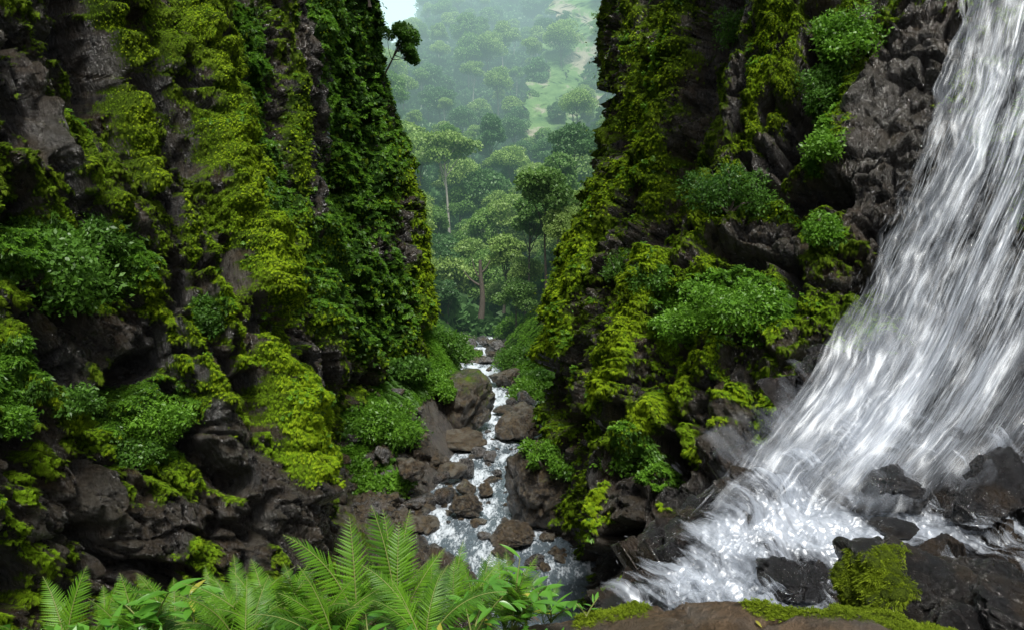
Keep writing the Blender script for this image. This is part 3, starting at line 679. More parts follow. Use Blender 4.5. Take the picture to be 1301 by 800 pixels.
# cascade: rock bed and foaming water
CRW = np.array([440, 500, 560, 620, 680, 740, 810, 900.])
lc = lambda py: interp_y([(1085,440),(1052,500),(1005,560),(948,620),(888,680),(828,740),(770,810),(730,900)], py)
COF = np.array([-60, 0, 90, 190, 300, 420, 560, 740.])
def dcas(px, py): return 9.9 - (py - 470) * .0118 - (px - 900) * .0014
BED = np.stack([np.stack([at(lc(py) + o, py, dcas(lc(py) + o, py) + (1.0 if o < 0 else 0)) for o in COF]) for py in CRW])
G = cr_interp(cr_interp(BED, 420, 0), 460, 1)
N = grid_normals(G); N = N * np.sign((N * np.array([-.3, -1, 1])).sum(-1, keepdims=True))
f1, f2, i_, tl_ = worley(G * np.array([1.1, 1.1, 1.4]), 33); g1, g2, i2_, tl2 = worley(G * 2.9, 34)
bump = (i_ - .5) * .55 + tl_ * .7 + (i2_ - .5) * .18 + tl2 * .25
PB = G + N * (bump - .15 + .05 * fbm(G * 6, 3, 35))[..., None]
fl = np.sign((grid_normals(G) * np.array([-.3, -1, 1])).sum(-1).mean()) < 0
me = mesh_np('cascade_bed', PB, grid_faces(420, 460, fl), M_ROCKW, attrs={'moss': 0 * bump - .4, 'lush': 0 * bump, 'wet': 0 * bump + 1, 'var': i_})
tag(link('cascade_bed', me), kind='structure')
uu = G[..., 0] * .75 + G[..., 1] * .3; vv = (-G[..., 2]) * 1.1 - G[..., 1] * .4
for k, (push, dn) in enumerate(((.02, .46), (.13, .30), (.30, .14))):
    sm = bump.copy()
    for _ in range(14): sm = (sm + np.roll(sm, 2, 0) + np.roll(sm, -2, 0) + np.roll(sm, 2, 1) + np.roll(sm, -2, 1)) / 5
    P = G + N * (sm * .75 + push + .10 * fbm(G * np.array([2.2, 2.2, 3.]), 4, 36 + k) + .05 * ridged(G * 5, 3, 37 + k))[..., None]
    px, py = bearing(G); off = px - lc(py)
    d = dn + .35 * fbm(G * .9, 3, 38) - .9 * sst(25, -30, off) - .30 * sst(.2, .6, bump)
    d = d - .42 * sst(250, 420, off) * sst(620, 500, py) - 1.1 * sst(565, 475, py + 40 * fbm(G * .7, 2, 43)) + .12 * sst(330, 120, off)
    me = mesh_np('cascade', P, grid_faces(420, 460, fl), M_CASC, attrs={'u': uu, 'v': vv, 'dens': d, 'layer': np.full(d.shape, 20 + k * 5.)})
    tag(link('cascade', me), kind='structure')
for k_, up_ in enumerate((.35, .75, 1.2)):
    P = G + np.array([-.15, -.1, 1.]) * up_ + .25 * fbm(G * .8, 3, 660 + k_)[..., None]; px, py = bearing(G); off = px - lc(py)
    d = .46 - .12 * k_ - .9 * sst(30, -20, off) - .7 * sst(120, 420, off) - .9 * sst(700, 800, py) - .9 * sst(610, 500, py + 50 * fbm(G * .6, 2, 44))
    tag(link('waterfall_mist', mesh_np('waterfall_mist', P[::4, ::4], grid_faces(105, 115), M_MIST, attrs={'u': (uu * 1.2)[::4, ::4], 'v': (vv * 1.5)[::4, ::4], 'dens': d[::4, ::4], 'layer': np.full(d.shape, 60 + 3. * k_)[::4, ::4]})), kind='structure')
# flying strands and drops
t = NT('spray'); c_ = (.74, .79, .85, 1)
df = t.n('ShaderNodeBsdfDiffuse'); df.inputs[0].default_value = c_; tl = t.n('ShaderNodeBsdfTranslucent'); tl.inputs[0].default_value = c_
m1 = t.n('ShaderNodeMixShader'); m1.inputs[0].default_value = .5; t.l(df.outputs[0], m1.inputs[1]); t.l(tl.outputs[0], m1.inputs[2])
tp = t.n('ShaderNodeBsdfTransparent'); mx = t.n('ShaderNodeMixShader'); mx.inputs[0].default_value = .30; t.l(tp.outputs[0], mx.inputs[1]); t.l(m1.outputs[0], mx.inputs[2]); t.l(mx.outputs[0], t.out.inputs[0]); M_SPRAY = t.m
rs = np.random.RandomState(9)
def strands(P, n, colp, rowp, l0, l1, w0, w1, off0, off1, spread=0):
    nr, nc = P.shape[:2]
    i = (rowp(rs.rand(n)) * (nr - 3)).astype(int); j = (colp(rs.rand(n)) * (nc - 3)).astype(int)
    p = P[i, j]; d = nrm(P[np.minimum(i + 3, nr - 1), j] - P[i, j]); d = nrm(d + rs.normal(size=d.shape) * .05)
    p = p + np.array([-.45, -.8, .1]) * rs.uniform(off0, off1, (n, 1)) + rs.normal(size=p.shape) * spread
    L = rs.uniform(l0, l1, (n, 1)) * rs.rand(n, 1) ** .6; W = rs.uniform(w0, w1, (n, 1)); side = nrm(np.cross(d, np.array([.3, 1, 0.])))
    V = np.stack([p, p + d * L * .6 + side * W * .5, p + d * L, p + d * L * .6 - side * W * .5], 1).reshape(-1, 3)
    return V, np.arange(4 * n).reshape(-1, 4)
P0 = wf[1][1]
parts_ = [strands(P0, 1800, lambda r: .04 + .60 * r ** 1.1, lambda r: r * .93, .15, .8, .005, .015, .0, .5, .03),
          strands(P0, 2600, lambda r: .4 + .6 * r, lambda r: r * .86, .2, .8, .004, .011, -.1, .3, .03),
          strands(P0, 500, lambda r: .0 + .10 * r, lambda r: .1 + r * .88, .06, .22, .003, .008, .0, .5, .09)]
V, Q = joinm(parts_)
tag(link('water_strands', mesh_np('water_strands', V, Q, M_SPRAY)), kind='structure')
# drops thrown up where the fall strikes the rocks
n = 3200; i = rs.randint(60, 400, n); j = np.clip((rs.rand(n) ** 1.3 * 320 + 90).astype(int), 0, 455)
p = G[i, j] + np.array([0, 0, 1.]) * (rs.rand(n, 1) ** 2.4 * .9) + rs.normal(size=(n, 3)) * .12
d = nrm(np.array([-.45, -.1, -.5]) + rs.normal(size=(n, 3)) * .35)
V, Q = leaf_cloud(p, d, rs.uniform(.006, .05, n), .2, 0, 5)
tag(link('spray_drops', mesh_np('spray_drops', V, Q, M_SPRAY)), kind='structure')
# wet boulders in the cascade
for (px, py, w_, h_, dd_, lab, sd) in [
    (1160, 618, 92, 62, 7.15, 'black wet boulder parting the white water at the foot of the waterfall, left one', 71),
    (1268, 612, 96, 92, 6.9, 'black wet boulder at the foot of the waterfall against the right edge', 72),
    (1022, 742, 110, 66, 5.75, 'dark wet rock awash just behind the brown foreground ledge', 73),
    (1150, 680, 60, 26, 6.1, 'low dark rock awash in foam behind the mossy foreground boulder', 74),
    (1180, 560, 44, 30, 8.2, 'small black rock high in the foam under the waterfall', 75),
    (1245, 512, 60, 40, 8.6, 'black rock behind the thin right hand veil of the waterfall', 76)]:
    c = at(px, py, dd_ + (-.12 if sd in (71, 72) else .25)); sz = (w_ * dd_ / F * .92, w_ * dd_ / F * .9, h_ * dd_ / F * 1.15)
    o = link('boulder', rock_mesh('boulder', sz, sd, 5, M_ROCKW, moss_top=0, mossy=-.6, wet=1, cut=.6, planes=14), loc=(c[0], c[1] + .2, c[2] - sz[2] * .2)); tag(o, lab, 'boulder', 'wet rocks in the cascade')
# ------------------------------------------------------------------ foreground ledge and mossy boulder
M_LEDGE = rock_moss_mat('ledge_rock', darkA=(.06, .038, .022), darkB=(.20, .135, .08), grey=(.16, .14, .12), mossA=(.05, .08, .008), mossB=(.2, .26, .018), k=2.2, wetr=.45)
RIM = [(-500, 836), (0, 832), (200, 828), (400, 824), (560, 812), (640, 800), (690, 786), (740, 772), (800, 764), (900, 764), (1000, 768), (1080, 778), (1160, 790), (1240, 800), (1340, 812), (1700, 830)]
rpx = np.linspace(-400, 1600, 520); rpy = np.interp(rpx, [a for a, b in RIM], [b for a, b in RIM]) + 3 * pn(np.stack([rpx * .02, 0 * rpx, 0 * rpx], -1), 5) + 3
rim = np.stack([at(a, b, 2.35 + .15 * math.sin(a * .01)) for a, b in zip(rpx, rpy)])
rows = []
for s_, dy, dz in ((0, .55, -2.6), (0, .35, -1.2), (0, .18, -.45), (0, .08, -.16), (0, .03, -.04), (0, 0, 0), (0, -.06, .005), (0, -.2, .01), (0, -.5, .0), (0, -1.1, -.02), (0, -2.2, .0), (0, -4., .1)):
    rows.append(rim + np.array([0, dy, dz]))
G2 = cr_interp(np.stack(rows), 230, 0); N = grid_normals(G2); N = N * np.sign((N * np.array([0, -.2, 1])).sum(-1, keepdims=True))
a1, a2, a3, a4 = worley(G2 * 3., 80)
dsp = .035 * fbm(G2 * 3, 5, 81) + .03 * (a3 - .5) + .04 * a4 + .012 * fbm(G2 * 14, 3, 82)
px, py = bearing(G2)
ms = .9 * (1 - sst(4, 24, seg_dist(px, py, [(960, 768), (1040, 780), (1120, 792), (1200, 806)]))) + .8 * (1 - sst(3, 16, seg_dist(px, py, [(738, 786), (780, 778), (815, 774)]))) + .5 * sst(720, 640, px) + .25 * fbm(G2 * 5, 3, 83)
ms = np.clip(ms, 0, 1)
dsp = dsp + ms * (.015 + .015 * fbm(G2 * 22, 3, 84))
PL = G2 + N * dsp[..., None]
fl = grid_normals(G2)[..., 2].mean() < 0
CLG = dict(P=PL, N=N, moss=ms, lush=ms * 0)
tag(link('foreground_ledge', mesh_np('foreground_ledge', PL, grid_faces(*PL.shape[:2], fl), M_LEDGE, attrs={'moss': ms * .9 - .05, 'lush': 0 * ms, 'wet': 0 * ms + .1, 'var': .3 + .5 * a3})), kind='structure')
M_FB = rock_moss_mat('foreground_boulder_rock', rhi=.36, st=.7, darkA=(.0015, .0015, .001), darkB=(.024, .015, .007), grey=(.018, .018, .019), mossA=(.06, .09, .008), mossB=(.24, .32, .02), k=2.4, wetr=.1)
def fboulder(px, py, w_, h_, d, lab, sd, mossc, rot, dep=1.0):
    c = at(px, py, d); sz = np.array([w_ * d / F, w_ * d / F * dep, h_ * d / F])
    V, Fa = ico(6); me = rock_mesh('boulder', sz, sd, 6, M_FB, moss_top=0, mossy=-.5, wet=1, cut=.62, planes=18, fine=.09)
    Pw = np.array([v.co[:] for v in me.vertices]) + c
    qx, qy = bearing(Pw); m = .95 * (1 - sst(.5, 1.1, np.hypot((qx - mossc[0]) / mossc[2], (qy - mossc[1]) / mossc[3]))) + 1.5 * fbm(Pw * 5.5, 4, 90) - .2
    Nz = nrm(np.array([v.normal[:] for v in me.vertices])); m = np.clip(m, 0, 1)
    Pl = Pw - c + Nz * (m * (.02 + .035 * fbm(Pw * 11, 3, 92)))[:, None]
    me.vertices.foreach_set('co', Pl.astype(np.float32).ravel()); me.attributes['moss'].data.foreach_set('value', (m * .95 - .05).astype(np.float32)); me.update()
    o = link('boulder', me, loc=tuple(c)); tag(o, lab, 'boulder'); return o, Pw, Nz, m
FB1 = fboulder(1136, 756, 176, 134, 3.7, 'large wet brown boulder with bright moss on its left flank in the foreground', 207, (1106, 742, 58, 62), 0)
fboulder(1236, 744, 140, 84, 3.9, 'dark wet boulder between the mossy foreground boulder and the right edge', 211, (0, 0, 10, 10), 0)
fboulder(1222, 800, 110, 80, 3.2, 'glistening brown rock wedged under the dark wet boulder in the foreground', 212, (0, 0, 10, 10), 0)
FB2 = fboulder(1300, 792, 130, 110, 3.2, 'wet rust brown boulder in the bottom right corner', 208, (1000, 728, 10, 10), 0)
# moss tufts on the ledge and on the boulder
def pick_pts(P, N, w, n, seed):
    rs = np.random.RandomState(seed); i = rs.choice(len(P), n, p=w / w.sum()); return P[i] + rs.normal(size=(n, 3)) * .004, N[i]
fm = tuft('moss_tuft', 26, leaf_mat('fine_moss', (.06, .10, .008), (.24, .32, .02), nscale=6, rough=.8, trans=.35, spec=.1), (.4, .9), .2, .9, .15, .5, 7)
fo_ = link('moss_tuft', fm, loc=tuple(PL[120, 400])); fo_.scale = (.015,) * 3; tag(fo_, kind='stuff')
q, nn = pick_pts(PL.reshape(-1, 3), N.reshape(-1, 3), sst(.35, .7, ms).reshape(-1) * ((px > -50) & (px < 1350)).reshape(-1), 9000, 3)
scatter('ledge_moss', fo_, q, nn, np.random.RandomState(1).uniform(.010, .022, 9000), 3)
q, nn = pick_pts(FB1[1], FB1[2], sst(.35, .7, FB1[3]), 6000, 4); scatter('boulder_moss', fo_, q, nn, np.random.RandomState(2).uniform(.015, .04, 6000), 4)
# ------------------------------------------------------------------ trees
M_TREE = [leaf_mat('tree_leaf_a', (.05, .12, .025), (.16, .28, .06), nscale=.12, trans=.3), leaf_mat('tree_leaf_b', (.09, .18, .035), (.27, .38, .10), nscale=.15, trans=.3), leaf_mat('tree_leaf_c', (.03, .08, .03), (.10, .20, .06), nscale=.12, trans=.3)]
def crown_np(rs, w, h, lobes, leaves, leaf, flat=.6):
    """lumpy crown, centred at its base (z 0..h)"""
    c = []; 
    for k in range(lobes):
        a = rs.uniform(0, 6.28); r = w * .5 * math.sqrt(rs.rand()) * .78; zz = h * (.28 + .55 * rs.rand()) * (1 - .35 * (r / (w * .5)) ** 2)
        c.append((math.cos(a) * r, math.sin(a) * r, zz, w * rs.uniform(.10, .21)))
    c.append((0, 0, h * .72, w * .26)); c = np.array(c)
    k = rs.choice(len(c), leaves, p=c[:, 3] ** 2 / (c[:, 3] ** 2).sum()); cc = c[k]
    d = nrm(rs.normal(size=(leaves, 3)) + np.array([0, 0, .35])); rr = cc[:, 3:4] * (1 - .35 * rs.rand(leaves, 1) ** 2.0) * (1 + .25 * pn(d * 2.5 + k[:, None] * 3.3, 4)[:, None])
    P = cc[:, :3] + d * rr * np.array([1, 1, flat]); P[:, 2] = np.maximum(P[:, 2], h * .04)
    D = nrm(d * .6 + rs.normal(size=(leaves, 3)) * .7 + np.array([0, 0, -.25]))
    V, Q = leaf_cloud(P, D, leaf * rs.uniform(.6, 1.35, leaves), .75, .12, rs.randint(999), up=d)
    return V, Q, c
def limbs_np(rs, c, th, w, trunk_r, sides=7, lean=.05, n=9):
    top = np.array([rs.normal() * lean * th, rs.normal() * lean * th, th])
    s = np.linspace(0, 1, 9)[:, None]; wob = np.stack([np.sin(s[:, 0] * 4 + rs.rand() * 6), np.cos(s[:, 0] * 3.4 + rs.rand() * 6), 0 * s[:, 0]], -1) * th * .018
    pts = s * top + wob * s; parts = [tube_np(pts, trunk_r * (1 - .55 * s[:, 0]) * (1 + .5 * np.exp(-s[:, 0] * 14)), sides)]
    for q in c[rs.permutation(len(c))[:n]]:
        a = pts[rs.randint(5, 9)]; b = np.array([q[0], q[1], q[2] + th * .0]); b = b + np.array([0, 0, pts[-1][2] * 0])
        m = (a + b) / 2 + np.array([0, 0, -.06 * w]) + rs.normal(size=3) * .03 * w
        tt = np.linspace(0, 1, 6)[:, None]; cv = (1 - tt) ** 2 * a + 2 * tt * (1 - tt) * m + tt ** 2 * b
        parts.append(tube_np(cv, trunk_r * (.42 - .32 * tt[:, 0]), 5))
    return joinm(parts)
def tree_proto(seed, w, h, th, lobes, leaves, leaf, mat, bark, tr=.22, flat=.6):
    rs = np.random.RandomState(seed)
    V, Q, c = crown_np(rs, w, h, lobes, leaves, leaf, flat); V = V + np.array([0, 0, th]); c2 = c.copy(); c2[:, 2] += th
    tv, tq = limbs_np(rs, c2, th + h * .35, w, tr)
    return mesh_np('crown', V, Q, mat), mesh_np('trunk', tv, tq, bark)
PROT = [tree_proto(1, 9, 7, 6, 24, 6500, .44, M_TREE[0], M_BARK), tree_proto(2, 8, 6, 7, 20, 5500, .42, M_TREE[1], M_BARKP, .2), tree_proto(3, 7, 9, 5, 24, 6000, .42, M_TREE[2], M_BARK),
        tree_proto(4, 8, 5, 12, 16, 4200, .40, M_TREE[1], M_BARKP, .22, .5), tree_proto(5, 10, 8, 5, 28, 7000, .44, M_TREE[2], M_BARK), tree_proto(6, 6, 7, 8, 15, 4000, .38, M_TREE[0], M_BARKP, .18),
        tree_proto(7, 11, 7, 9, 26, 7000, .44, M_TREE[1], M_BARK, .3)]
KIND = ['rounded mid green tree', 'pale green loose crowned tree', 'dark dense tree', 'tall tree with bare pale trunk and small crown', 'broad dark dome shaped tree', 'narrow mid green tree', 'broad light green tree with spreading crown']
def place_tree(k, x, y, z, s, rz, lab, grp, sz=1.0):
    e = empty('tree', (x, y, z), rz); e.scale = (s, s, s * sz)
    for nm_, me in (('crown', PROT[k][0]), ('trunk', PROT[k][1])):
        o = link(nm_, me, e)
    tag(e, lab, 'tree', grp); return e
rs = np.random.RandomState(21); cnt = 0; pts = []
yv = 86.0
while yv < 345 and cnt < 296:
    sp_ = 5.2 + (yv - 86) * .021
    x0, x1 = -.165 * yv - 4, .165 * yv + 4
    nrow = int((x1 - x0) / sp_)
    for k in range(nrow + 1):
        x = x0 + (k + rs.uniform(-.35, .35) + .5 * (int(yv) % 2)) * sp_; y = yv + rs.uniform(-.4, .4) * sp_
        z = float(ground_h(np.array([x]), np.array([y]))[0]); px_, py_ = bearing(np.array([x, y, z + 7]))
        if px_ < 478 or px_ > 800 or py_ < -60: continue
        scar = seg_dist(np.array([px_]), np.array([py_]), [(748, 30), (715, 90), (700, 150)])[0] < 17 and rs.rand() < .85
        if scar: continue
        kk = rs.choice(7, p=[.2, .17, .17, .12, .12, .1, .12]); pts.append((kk, x, y, z))
        cnt += 1
    yv += sp_ * 1.02
sel = pts
print('TREES', len(pts))
for (kk, x, y, z) in sel[:296]:
    band = 'low down' if y < 130 else ('half way up' if y < 210 else 'high on the slope')
    place_tree(kk, x, y, z - .6, rs.choice([.62, .8, .95, 1.1, 1.35], p=[.2, .25, .25, .2, .1]) * rs.uniform(.7, .9) * (.8 if y < 110 else 1), rs.uniform(0, 6.28), '%s in the forest %s' % (KIND[kk], band), '%ss %s' % (KIND[kk].split(' with')[0], band), rs.uniform(.9, 1.25))
# undergrowth on the slopes: one mass
n = 26000; y = 80 + (340 - 80) * rs.rand(n) ** 1.3; x = (rs.rand(n) - .5) * .36 * y * 1.1
z = ground_h(x, y); us_ = tuft('understorey_leaf', 40, M_TREE[2], (.35, .7), .7, .9, .1, .7, 12, .9, False)
uo = link('understorey_leaf', us_, loc=(0, 100, float(ground_h(np.array([0.]), np.array([100.]))[0]))); tag(uo, kind='stuff')
ok = rs.rand(n) < .9; bb_ = bearing(np.stack([x, y, z], -1)); ok &= seg_dist(bb_[0], bb_[1], [(748, 30), (715, 90), (700, 150)]) > 16
scatter('forest_understorey', uo, np.stack([x, y, z + .5], -1)[ok], np.tile([0, 0, 1.], (ok.sum(), 1)), rs.uniform(.9, 2.4, ok.sum()), 5, .3)
# bare rock scar on the far slope
tS = NT('scar_rock'); nn_ = tS.noise(.12, 6, .6, tS.pos((1, 1, .25))); b_ = tS.n('ShaderNodeBsdfPrincipled'); b_.inputs['Roughness'].default_value = .9
tS.l(tS.ramp(nn_, [(.3, (.03, .08, .015)), (.5, (.09, .16, .04)), (.56, (.21, .20, .14)), (.75, (.28, .24, .19))]), b_.inputs['Base Color']); tS.l(b_.outputs[0], tS.out.inputs[0])
net = np.stack([np.stack([at(px_, py_, 262 - (py_ + 60) * .38) + np.array([0, -2, 0]) for px_ in (px0 - 24, px0, px0 + 26, px0 + 60)]) for py_, px0 in ((-70, 760), (0, 742), (60, 716), (110, 704), (160, 698), (200, 700))])
G3 = cr_interp(cr_interp(net, 160, 0), 80, 1); G3 = G3 + np.stack([9 * fbm(G3 * .09, 4, 8), 5 * fbm(G3 * .06, 4, 5) + 1.2 * ridged(G3 * np.array([.5, .5, .1]), 3, 6), 0 * G3[..., 0]], -1)
tag(link('far_rock_face', mesh_np('far_rock_face', G3, grid_faces(160, 80), tS.m)), kind='structure')

# --- nearer trees down the gorge, finer leaves
def near_tree(px, pyb, d, w, h, th, lobes, leaves, leaf, mat, bark, lab, seed, tr=.16, flat=.6, grp=None, base=None):
    b = at(px, pyb, d) if base is None else base
    cr, tk = tree_proto(seed, w, h, th, lobes, leaves, leaf, mat, bark, tr, flat)
    e = empty('tree', tuple(b)); link('crown', cr, e); link('trunk', tk, e); tag(e, lab, 'tree', grp); return e
near_tree(568, 408, 84, 8.5, 5.5, 2.6, 16, 7000, .34, M_TREE[1], M_BARK, 'pale spreading tree at the left of the gorge mouth, behind the snag', 31, .24)
near_tree(590, 398, 92, 6.5, 5, 5, 11, 5000, .34, M_TREE[1], M_BARK, 'loose light green tree between the pale spreading tree and the snag', 32, .2)
near_tree(694, 372, 66, 6.5, 4.6, 7.5, 12, 6000, .3, M_TREE[0], M_BARK, 'open crowned tree with dark stems on the right hand slope by the cliff', 33, .14)
near_tree(672, 385, 72, 5.5, 5, 6.5, 10, 5000, .32, M_TREE[0], M_BARK, 'slim dark stemmed tree just left of the open crowned one', 34, .14)
near_tree(640, 398, 78, 6, 5.5, 4, 12, 5500, .32, M_TREE[1], M_BARK, 'bushy light green tree right of the snag', 35, .16)
near_tree(712, 300, 92, 8, 6, 5, 12, 5000, .38, M_TREE[0], M_BARK, 'tree rising above the open crowned one beside the right cliff', 36, .2)
near_tree(730, 262, 100, 8, 6, 6, 12, 5000, .38, M_TREE[2], M_BARK, 'dark tree highest beside the right cliff edge', 37, .2)
near_tree(652, 345, 96, 8, 6, 5, 12, 5000, .38, M_TREE[1], M_BARK, 'light crown above the bushy light green tree', 38, .2)
FINE = [tree_proto(200 + i, w_, h_, t_, 20, 6000, .24, M_TREE[m_], M_BARK, .12, .7) for i, (w_, h_, t_, m_) in enumerate(((5, 4, 3, 0), (4.5, 4.5, 4, 1), (5.5, 3.6, 5, 1), (4, 5, 2.5, 2), (6, 4.5, 3, 0)))]
rs = np.random.RandomState(61); PROT_FAR = PROT; PROT = FINE
FK = ['small rounded mid green tree', 'small pale green tree', 'small spreading pale tree on a thin trunk', 'small dark dense tree', 'low broad mid green tree']
for i in range(46):
    y = rs.uniform(64, 104); cx_, cw_ = chan(np.array([min(y, 90.)])); s_ = 1 if rs.rand() < .68 else -1
    x = cx_[0] + s_ * (cw_[0] * .5 + rs.uniform(2.5, 14)) if rs.rand() < .8 else cx_[0] + rs.uniform(-5, 5)
    if y < 80 and abs(x - cx_[0]) < 3.: continue
    z = float(ground_h(np.array([x]), np.array([y]))[0]); px_, py_ = bearing(np.array([x, y, z + 3])); k = rs.randint(5)
    if px_ < 500 or px_ > 770: continue
    place_tree(k, x, y, z - .4, rs.uniform(.7, 1.15), rs.uniform(0, 6.28), FK[k] + (' on the slope right of the stream head' if s_ > 0 else ' on the slope left of the stream head'), 'small trees at the gorge mouth', rs.uniform(.85, 1.2))
PROT = PROT_FAR
# snag
rs = np.random.RandomState(4)
b = at(611, 404, 70); s = np.linspace(0, 1, 10)[:, None]; hh = (404 - 330) * 70 / F
pts_ = b + s * np.array([.1, 0, hh]) + np.stack([np.sin(s[:, 0] * 5) * .14, 0 * s[:, 0], 0 * s[:, 0]], -1)
e = empty('dead_tree', tuple(b)); V, Q = tube_np(pts_ - b, .36 * (1 - .55 * s[:, 0]), 8); link('trunk', mesh_np('trunk', V, Q, M_BARK), e)
for (i0, dx, dz, r_) in ((5, -1.9, 1.6, .16), (7, 1.0, 1.3, .12), (6, -1.0, 2.3, .1)):
    a = pts_[i0] - b; tt = np.linspace(0, 1, 7)[:, None]; c1 = a + np.array([dx * .6, .1, dz * .2]); c2 = a + np.array([dx, .2, dz]); cv = (1 - tt) ** 2 * a + 2 * tt * (1 - tt) * c1 + tt ** 2 * c2
    V, Q = tube_np(cv, r_ * (1 - .7 * tt[:, 0]), 6); link('branch', mesh_np('branch', V, Q, M_BARK), e)
tag(e, 'leafless snag with forked top standing at the head of the stream', 'dead tree')

# --- small trees and bushes on the cliffs
_lt = near_tree(484, 104, 43, 3.2, 2.4, 1.5, 9, 4500, .16, M_LEAFD, M_BARK, 'small open tree leaning out from the top of the far left buttress', 41, .07, .55)
near_tree(470, 10, 40, 4.5, 3.2, 1.2, 12, 6500, .18, M_LEAFD, M_BARK, 'leafy tree at the top edge of the far left buttress', 42, .08, .7)
_lt.rotation_euler = (0, R(30), 0)
def bush(px, py, d, w, h, leaves, leaf, mat, lab, seed, dep=.7, grp=None, lobes=20, loc=None, push=0., hk=1.):
    rs = np.random.RandomState(seed)
    W, H = w * d / F, h * d / F * hk; b = at(px, py + h * .5, d) if loc is None else np.array(loc)
    c = []
    for k in range(lobes):
        a = rs.uniform(0, 6.28); r = math.sqrt(rs.rand()) * .85
        c.append((math.cos(a) * r * W * .56, math.sin(a) * r * W * .5 * dep, H * rs.uniform(-.1, .72) * (1 - .45 * r), min(W, H * 1.6) * rs.uniform(.09, .25)))
    c = np.array(c); k = rs.choice(lobes, leaves, p=c[:, 3] ** 2 / (c[:, 3] ** 2).sum()); cc = c[k]
    dd = nrm(rs.normal(size=(leaves, 3)) + np.array([0, -.3, .45])); P = cc[:, :3] + dd * cc[:, 3:4] * (1 - .35 * rs.rand(leaves, 1) ** 2 + .5 * (rs.rand(leaves, 1) > .93) * rs.rand(leaves, 1)) * np.array([1, 1, .8]) * (1 + .75 * pn(dd * 2.2 + k[:, None] * 1.7, 3)[:, None])
    P[:, 2] = np.maximum(P[:, 2], -.3 * H)
    V, Q = leaf_cloud(P, nrm(dd * .55 + rs.normal(size=(leaves, 3)) * .6 + np.array([0, 0, -.1])), leaf * rs.choice([.55, .85, 1.35], leaves) * rs.uniform(.7, 1.2, leaves), .5, .14, seed, up=dd)
    e = empty('bush', tuple(b)); link('foliage', mesh_np('foliage', V, Q, mat), e)
    st = [tube_np(np.stack([np.zeros(3) + np.array([0, .05, -.15 * H]), q[:3] * np.array([.5, .5, .5]), q[:3]]), np.array([.03, .02, .01]) * max(W, .5), 5) for q in c[:5]]
    V, Q = joinm(st); link('stem', mesh_np('stem', V, Q, M_BARK), e)
    tag(e, lab, 'bush', grp); return e
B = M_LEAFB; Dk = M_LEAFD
def onland(px, py, z): 
    q = on_z(px, py, z); return (q[0], q[1], float(ground_h(q[:1], q[1:2])[0]) - .1), q[1]
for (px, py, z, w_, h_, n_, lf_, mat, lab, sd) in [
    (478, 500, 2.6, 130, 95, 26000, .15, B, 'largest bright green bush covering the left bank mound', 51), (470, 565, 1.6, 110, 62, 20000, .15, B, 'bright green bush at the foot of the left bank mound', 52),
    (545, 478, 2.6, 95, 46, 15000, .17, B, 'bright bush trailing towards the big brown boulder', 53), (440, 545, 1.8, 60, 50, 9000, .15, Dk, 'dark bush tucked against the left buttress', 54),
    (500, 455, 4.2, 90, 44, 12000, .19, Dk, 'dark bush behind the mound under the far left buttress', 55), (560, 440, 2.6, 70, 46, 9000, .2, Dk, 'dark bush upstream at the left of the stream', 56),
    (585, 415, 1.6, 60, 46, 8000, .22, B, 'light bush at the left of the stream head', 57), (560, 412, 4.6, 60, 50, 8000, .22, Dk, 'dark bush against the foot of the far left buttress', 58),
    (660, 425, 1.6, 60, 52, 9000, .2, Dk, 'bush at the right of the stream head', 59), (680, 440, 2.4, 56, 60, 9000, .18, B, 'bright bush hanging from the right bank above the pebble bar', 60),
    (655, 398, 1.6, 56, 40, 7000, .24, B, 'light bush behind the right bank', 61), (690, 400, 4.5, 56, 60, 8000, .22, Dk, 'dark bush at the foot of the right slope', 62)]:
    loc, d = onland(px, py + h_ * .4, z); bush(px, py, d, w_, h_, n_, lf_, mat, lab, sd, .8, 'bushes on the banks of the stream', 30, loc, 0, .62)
# creeping ground cover on the banks: one mass
n = 60000; rs = np.random.RandomState(77); qx = rs.uniform(405, 700, n); qy = rs.uniform(400, 600, n)
ok = (seg_dist(qx, qy, [(560, 440), (500, 470), (470, 530), (455, 570)]) < 46 + 14 * pn(np.stack([qx * .03, qy * .03, 0 * qx], -1), 3)) | (seg_dist(qx, qy, [(655, 405), (672, 440), (676, 460)]) < 26)
def hit_ground(px, py):
    u = (px - 650.5) / F; v = (400 - py) / F; yy_ = v * sp + cp; zz_ = v * cp - sp; out = np.zeros((len(px), 3)); done = np.zeros(len(px), bool)
    for d in np.linspace(26, 75, 120):
        t_ = d / yy_; P = np.stack([u * t_, yy_ * t_, CAMZ + zz_ * t_], -1); below = (P[:, 2] < ground_h(P[:, 0], P[:, 1])) & ~done; out[below] = P[below]; done |= below
    return out, done
hp, dn = hit_ground(qx[ok], qy[ok]); hp = hp[dn]; cc_, cw_ = chan(hp[:, 1]); hp = hp[(np.abs(hp[:, 0] - cc_) > cw_ * .5 + .7)]
hN = np.stack([-(ground_h(hp[:, 0] + .2, hp[:, 1]) - ground_h(hp[:, 0] - .2, hp[:, 1])) / .4, -(ground_h(hp[:, 0], hp[:, 1] + .2) - ground_h(hp[:, 0], hp[:, 1] - .2)) / .4, np.ones(len(hp))], -1)
hp[:, 2] = ground_h(hp[:, 0], hp[:, 1]) + .12 + .35 * np.maximum(0, fbm(hp * .8, 3, 700))
sel_ = fbm(hp * .35, 2, 701) > -.05
scatter('bank_creepers', TUFTS['leafb'], hp[sel_], nrm(hN[sel_]), rs.uniform(.12, .24, sel_.sum()), 6, .35); scatter('dark_bank_creepers', TUFTS['leafd'], hp[~sel_], nrm(hN[~sel_]), rs.uniform(.14, .26, (~sel_).sum()), 7, .35)
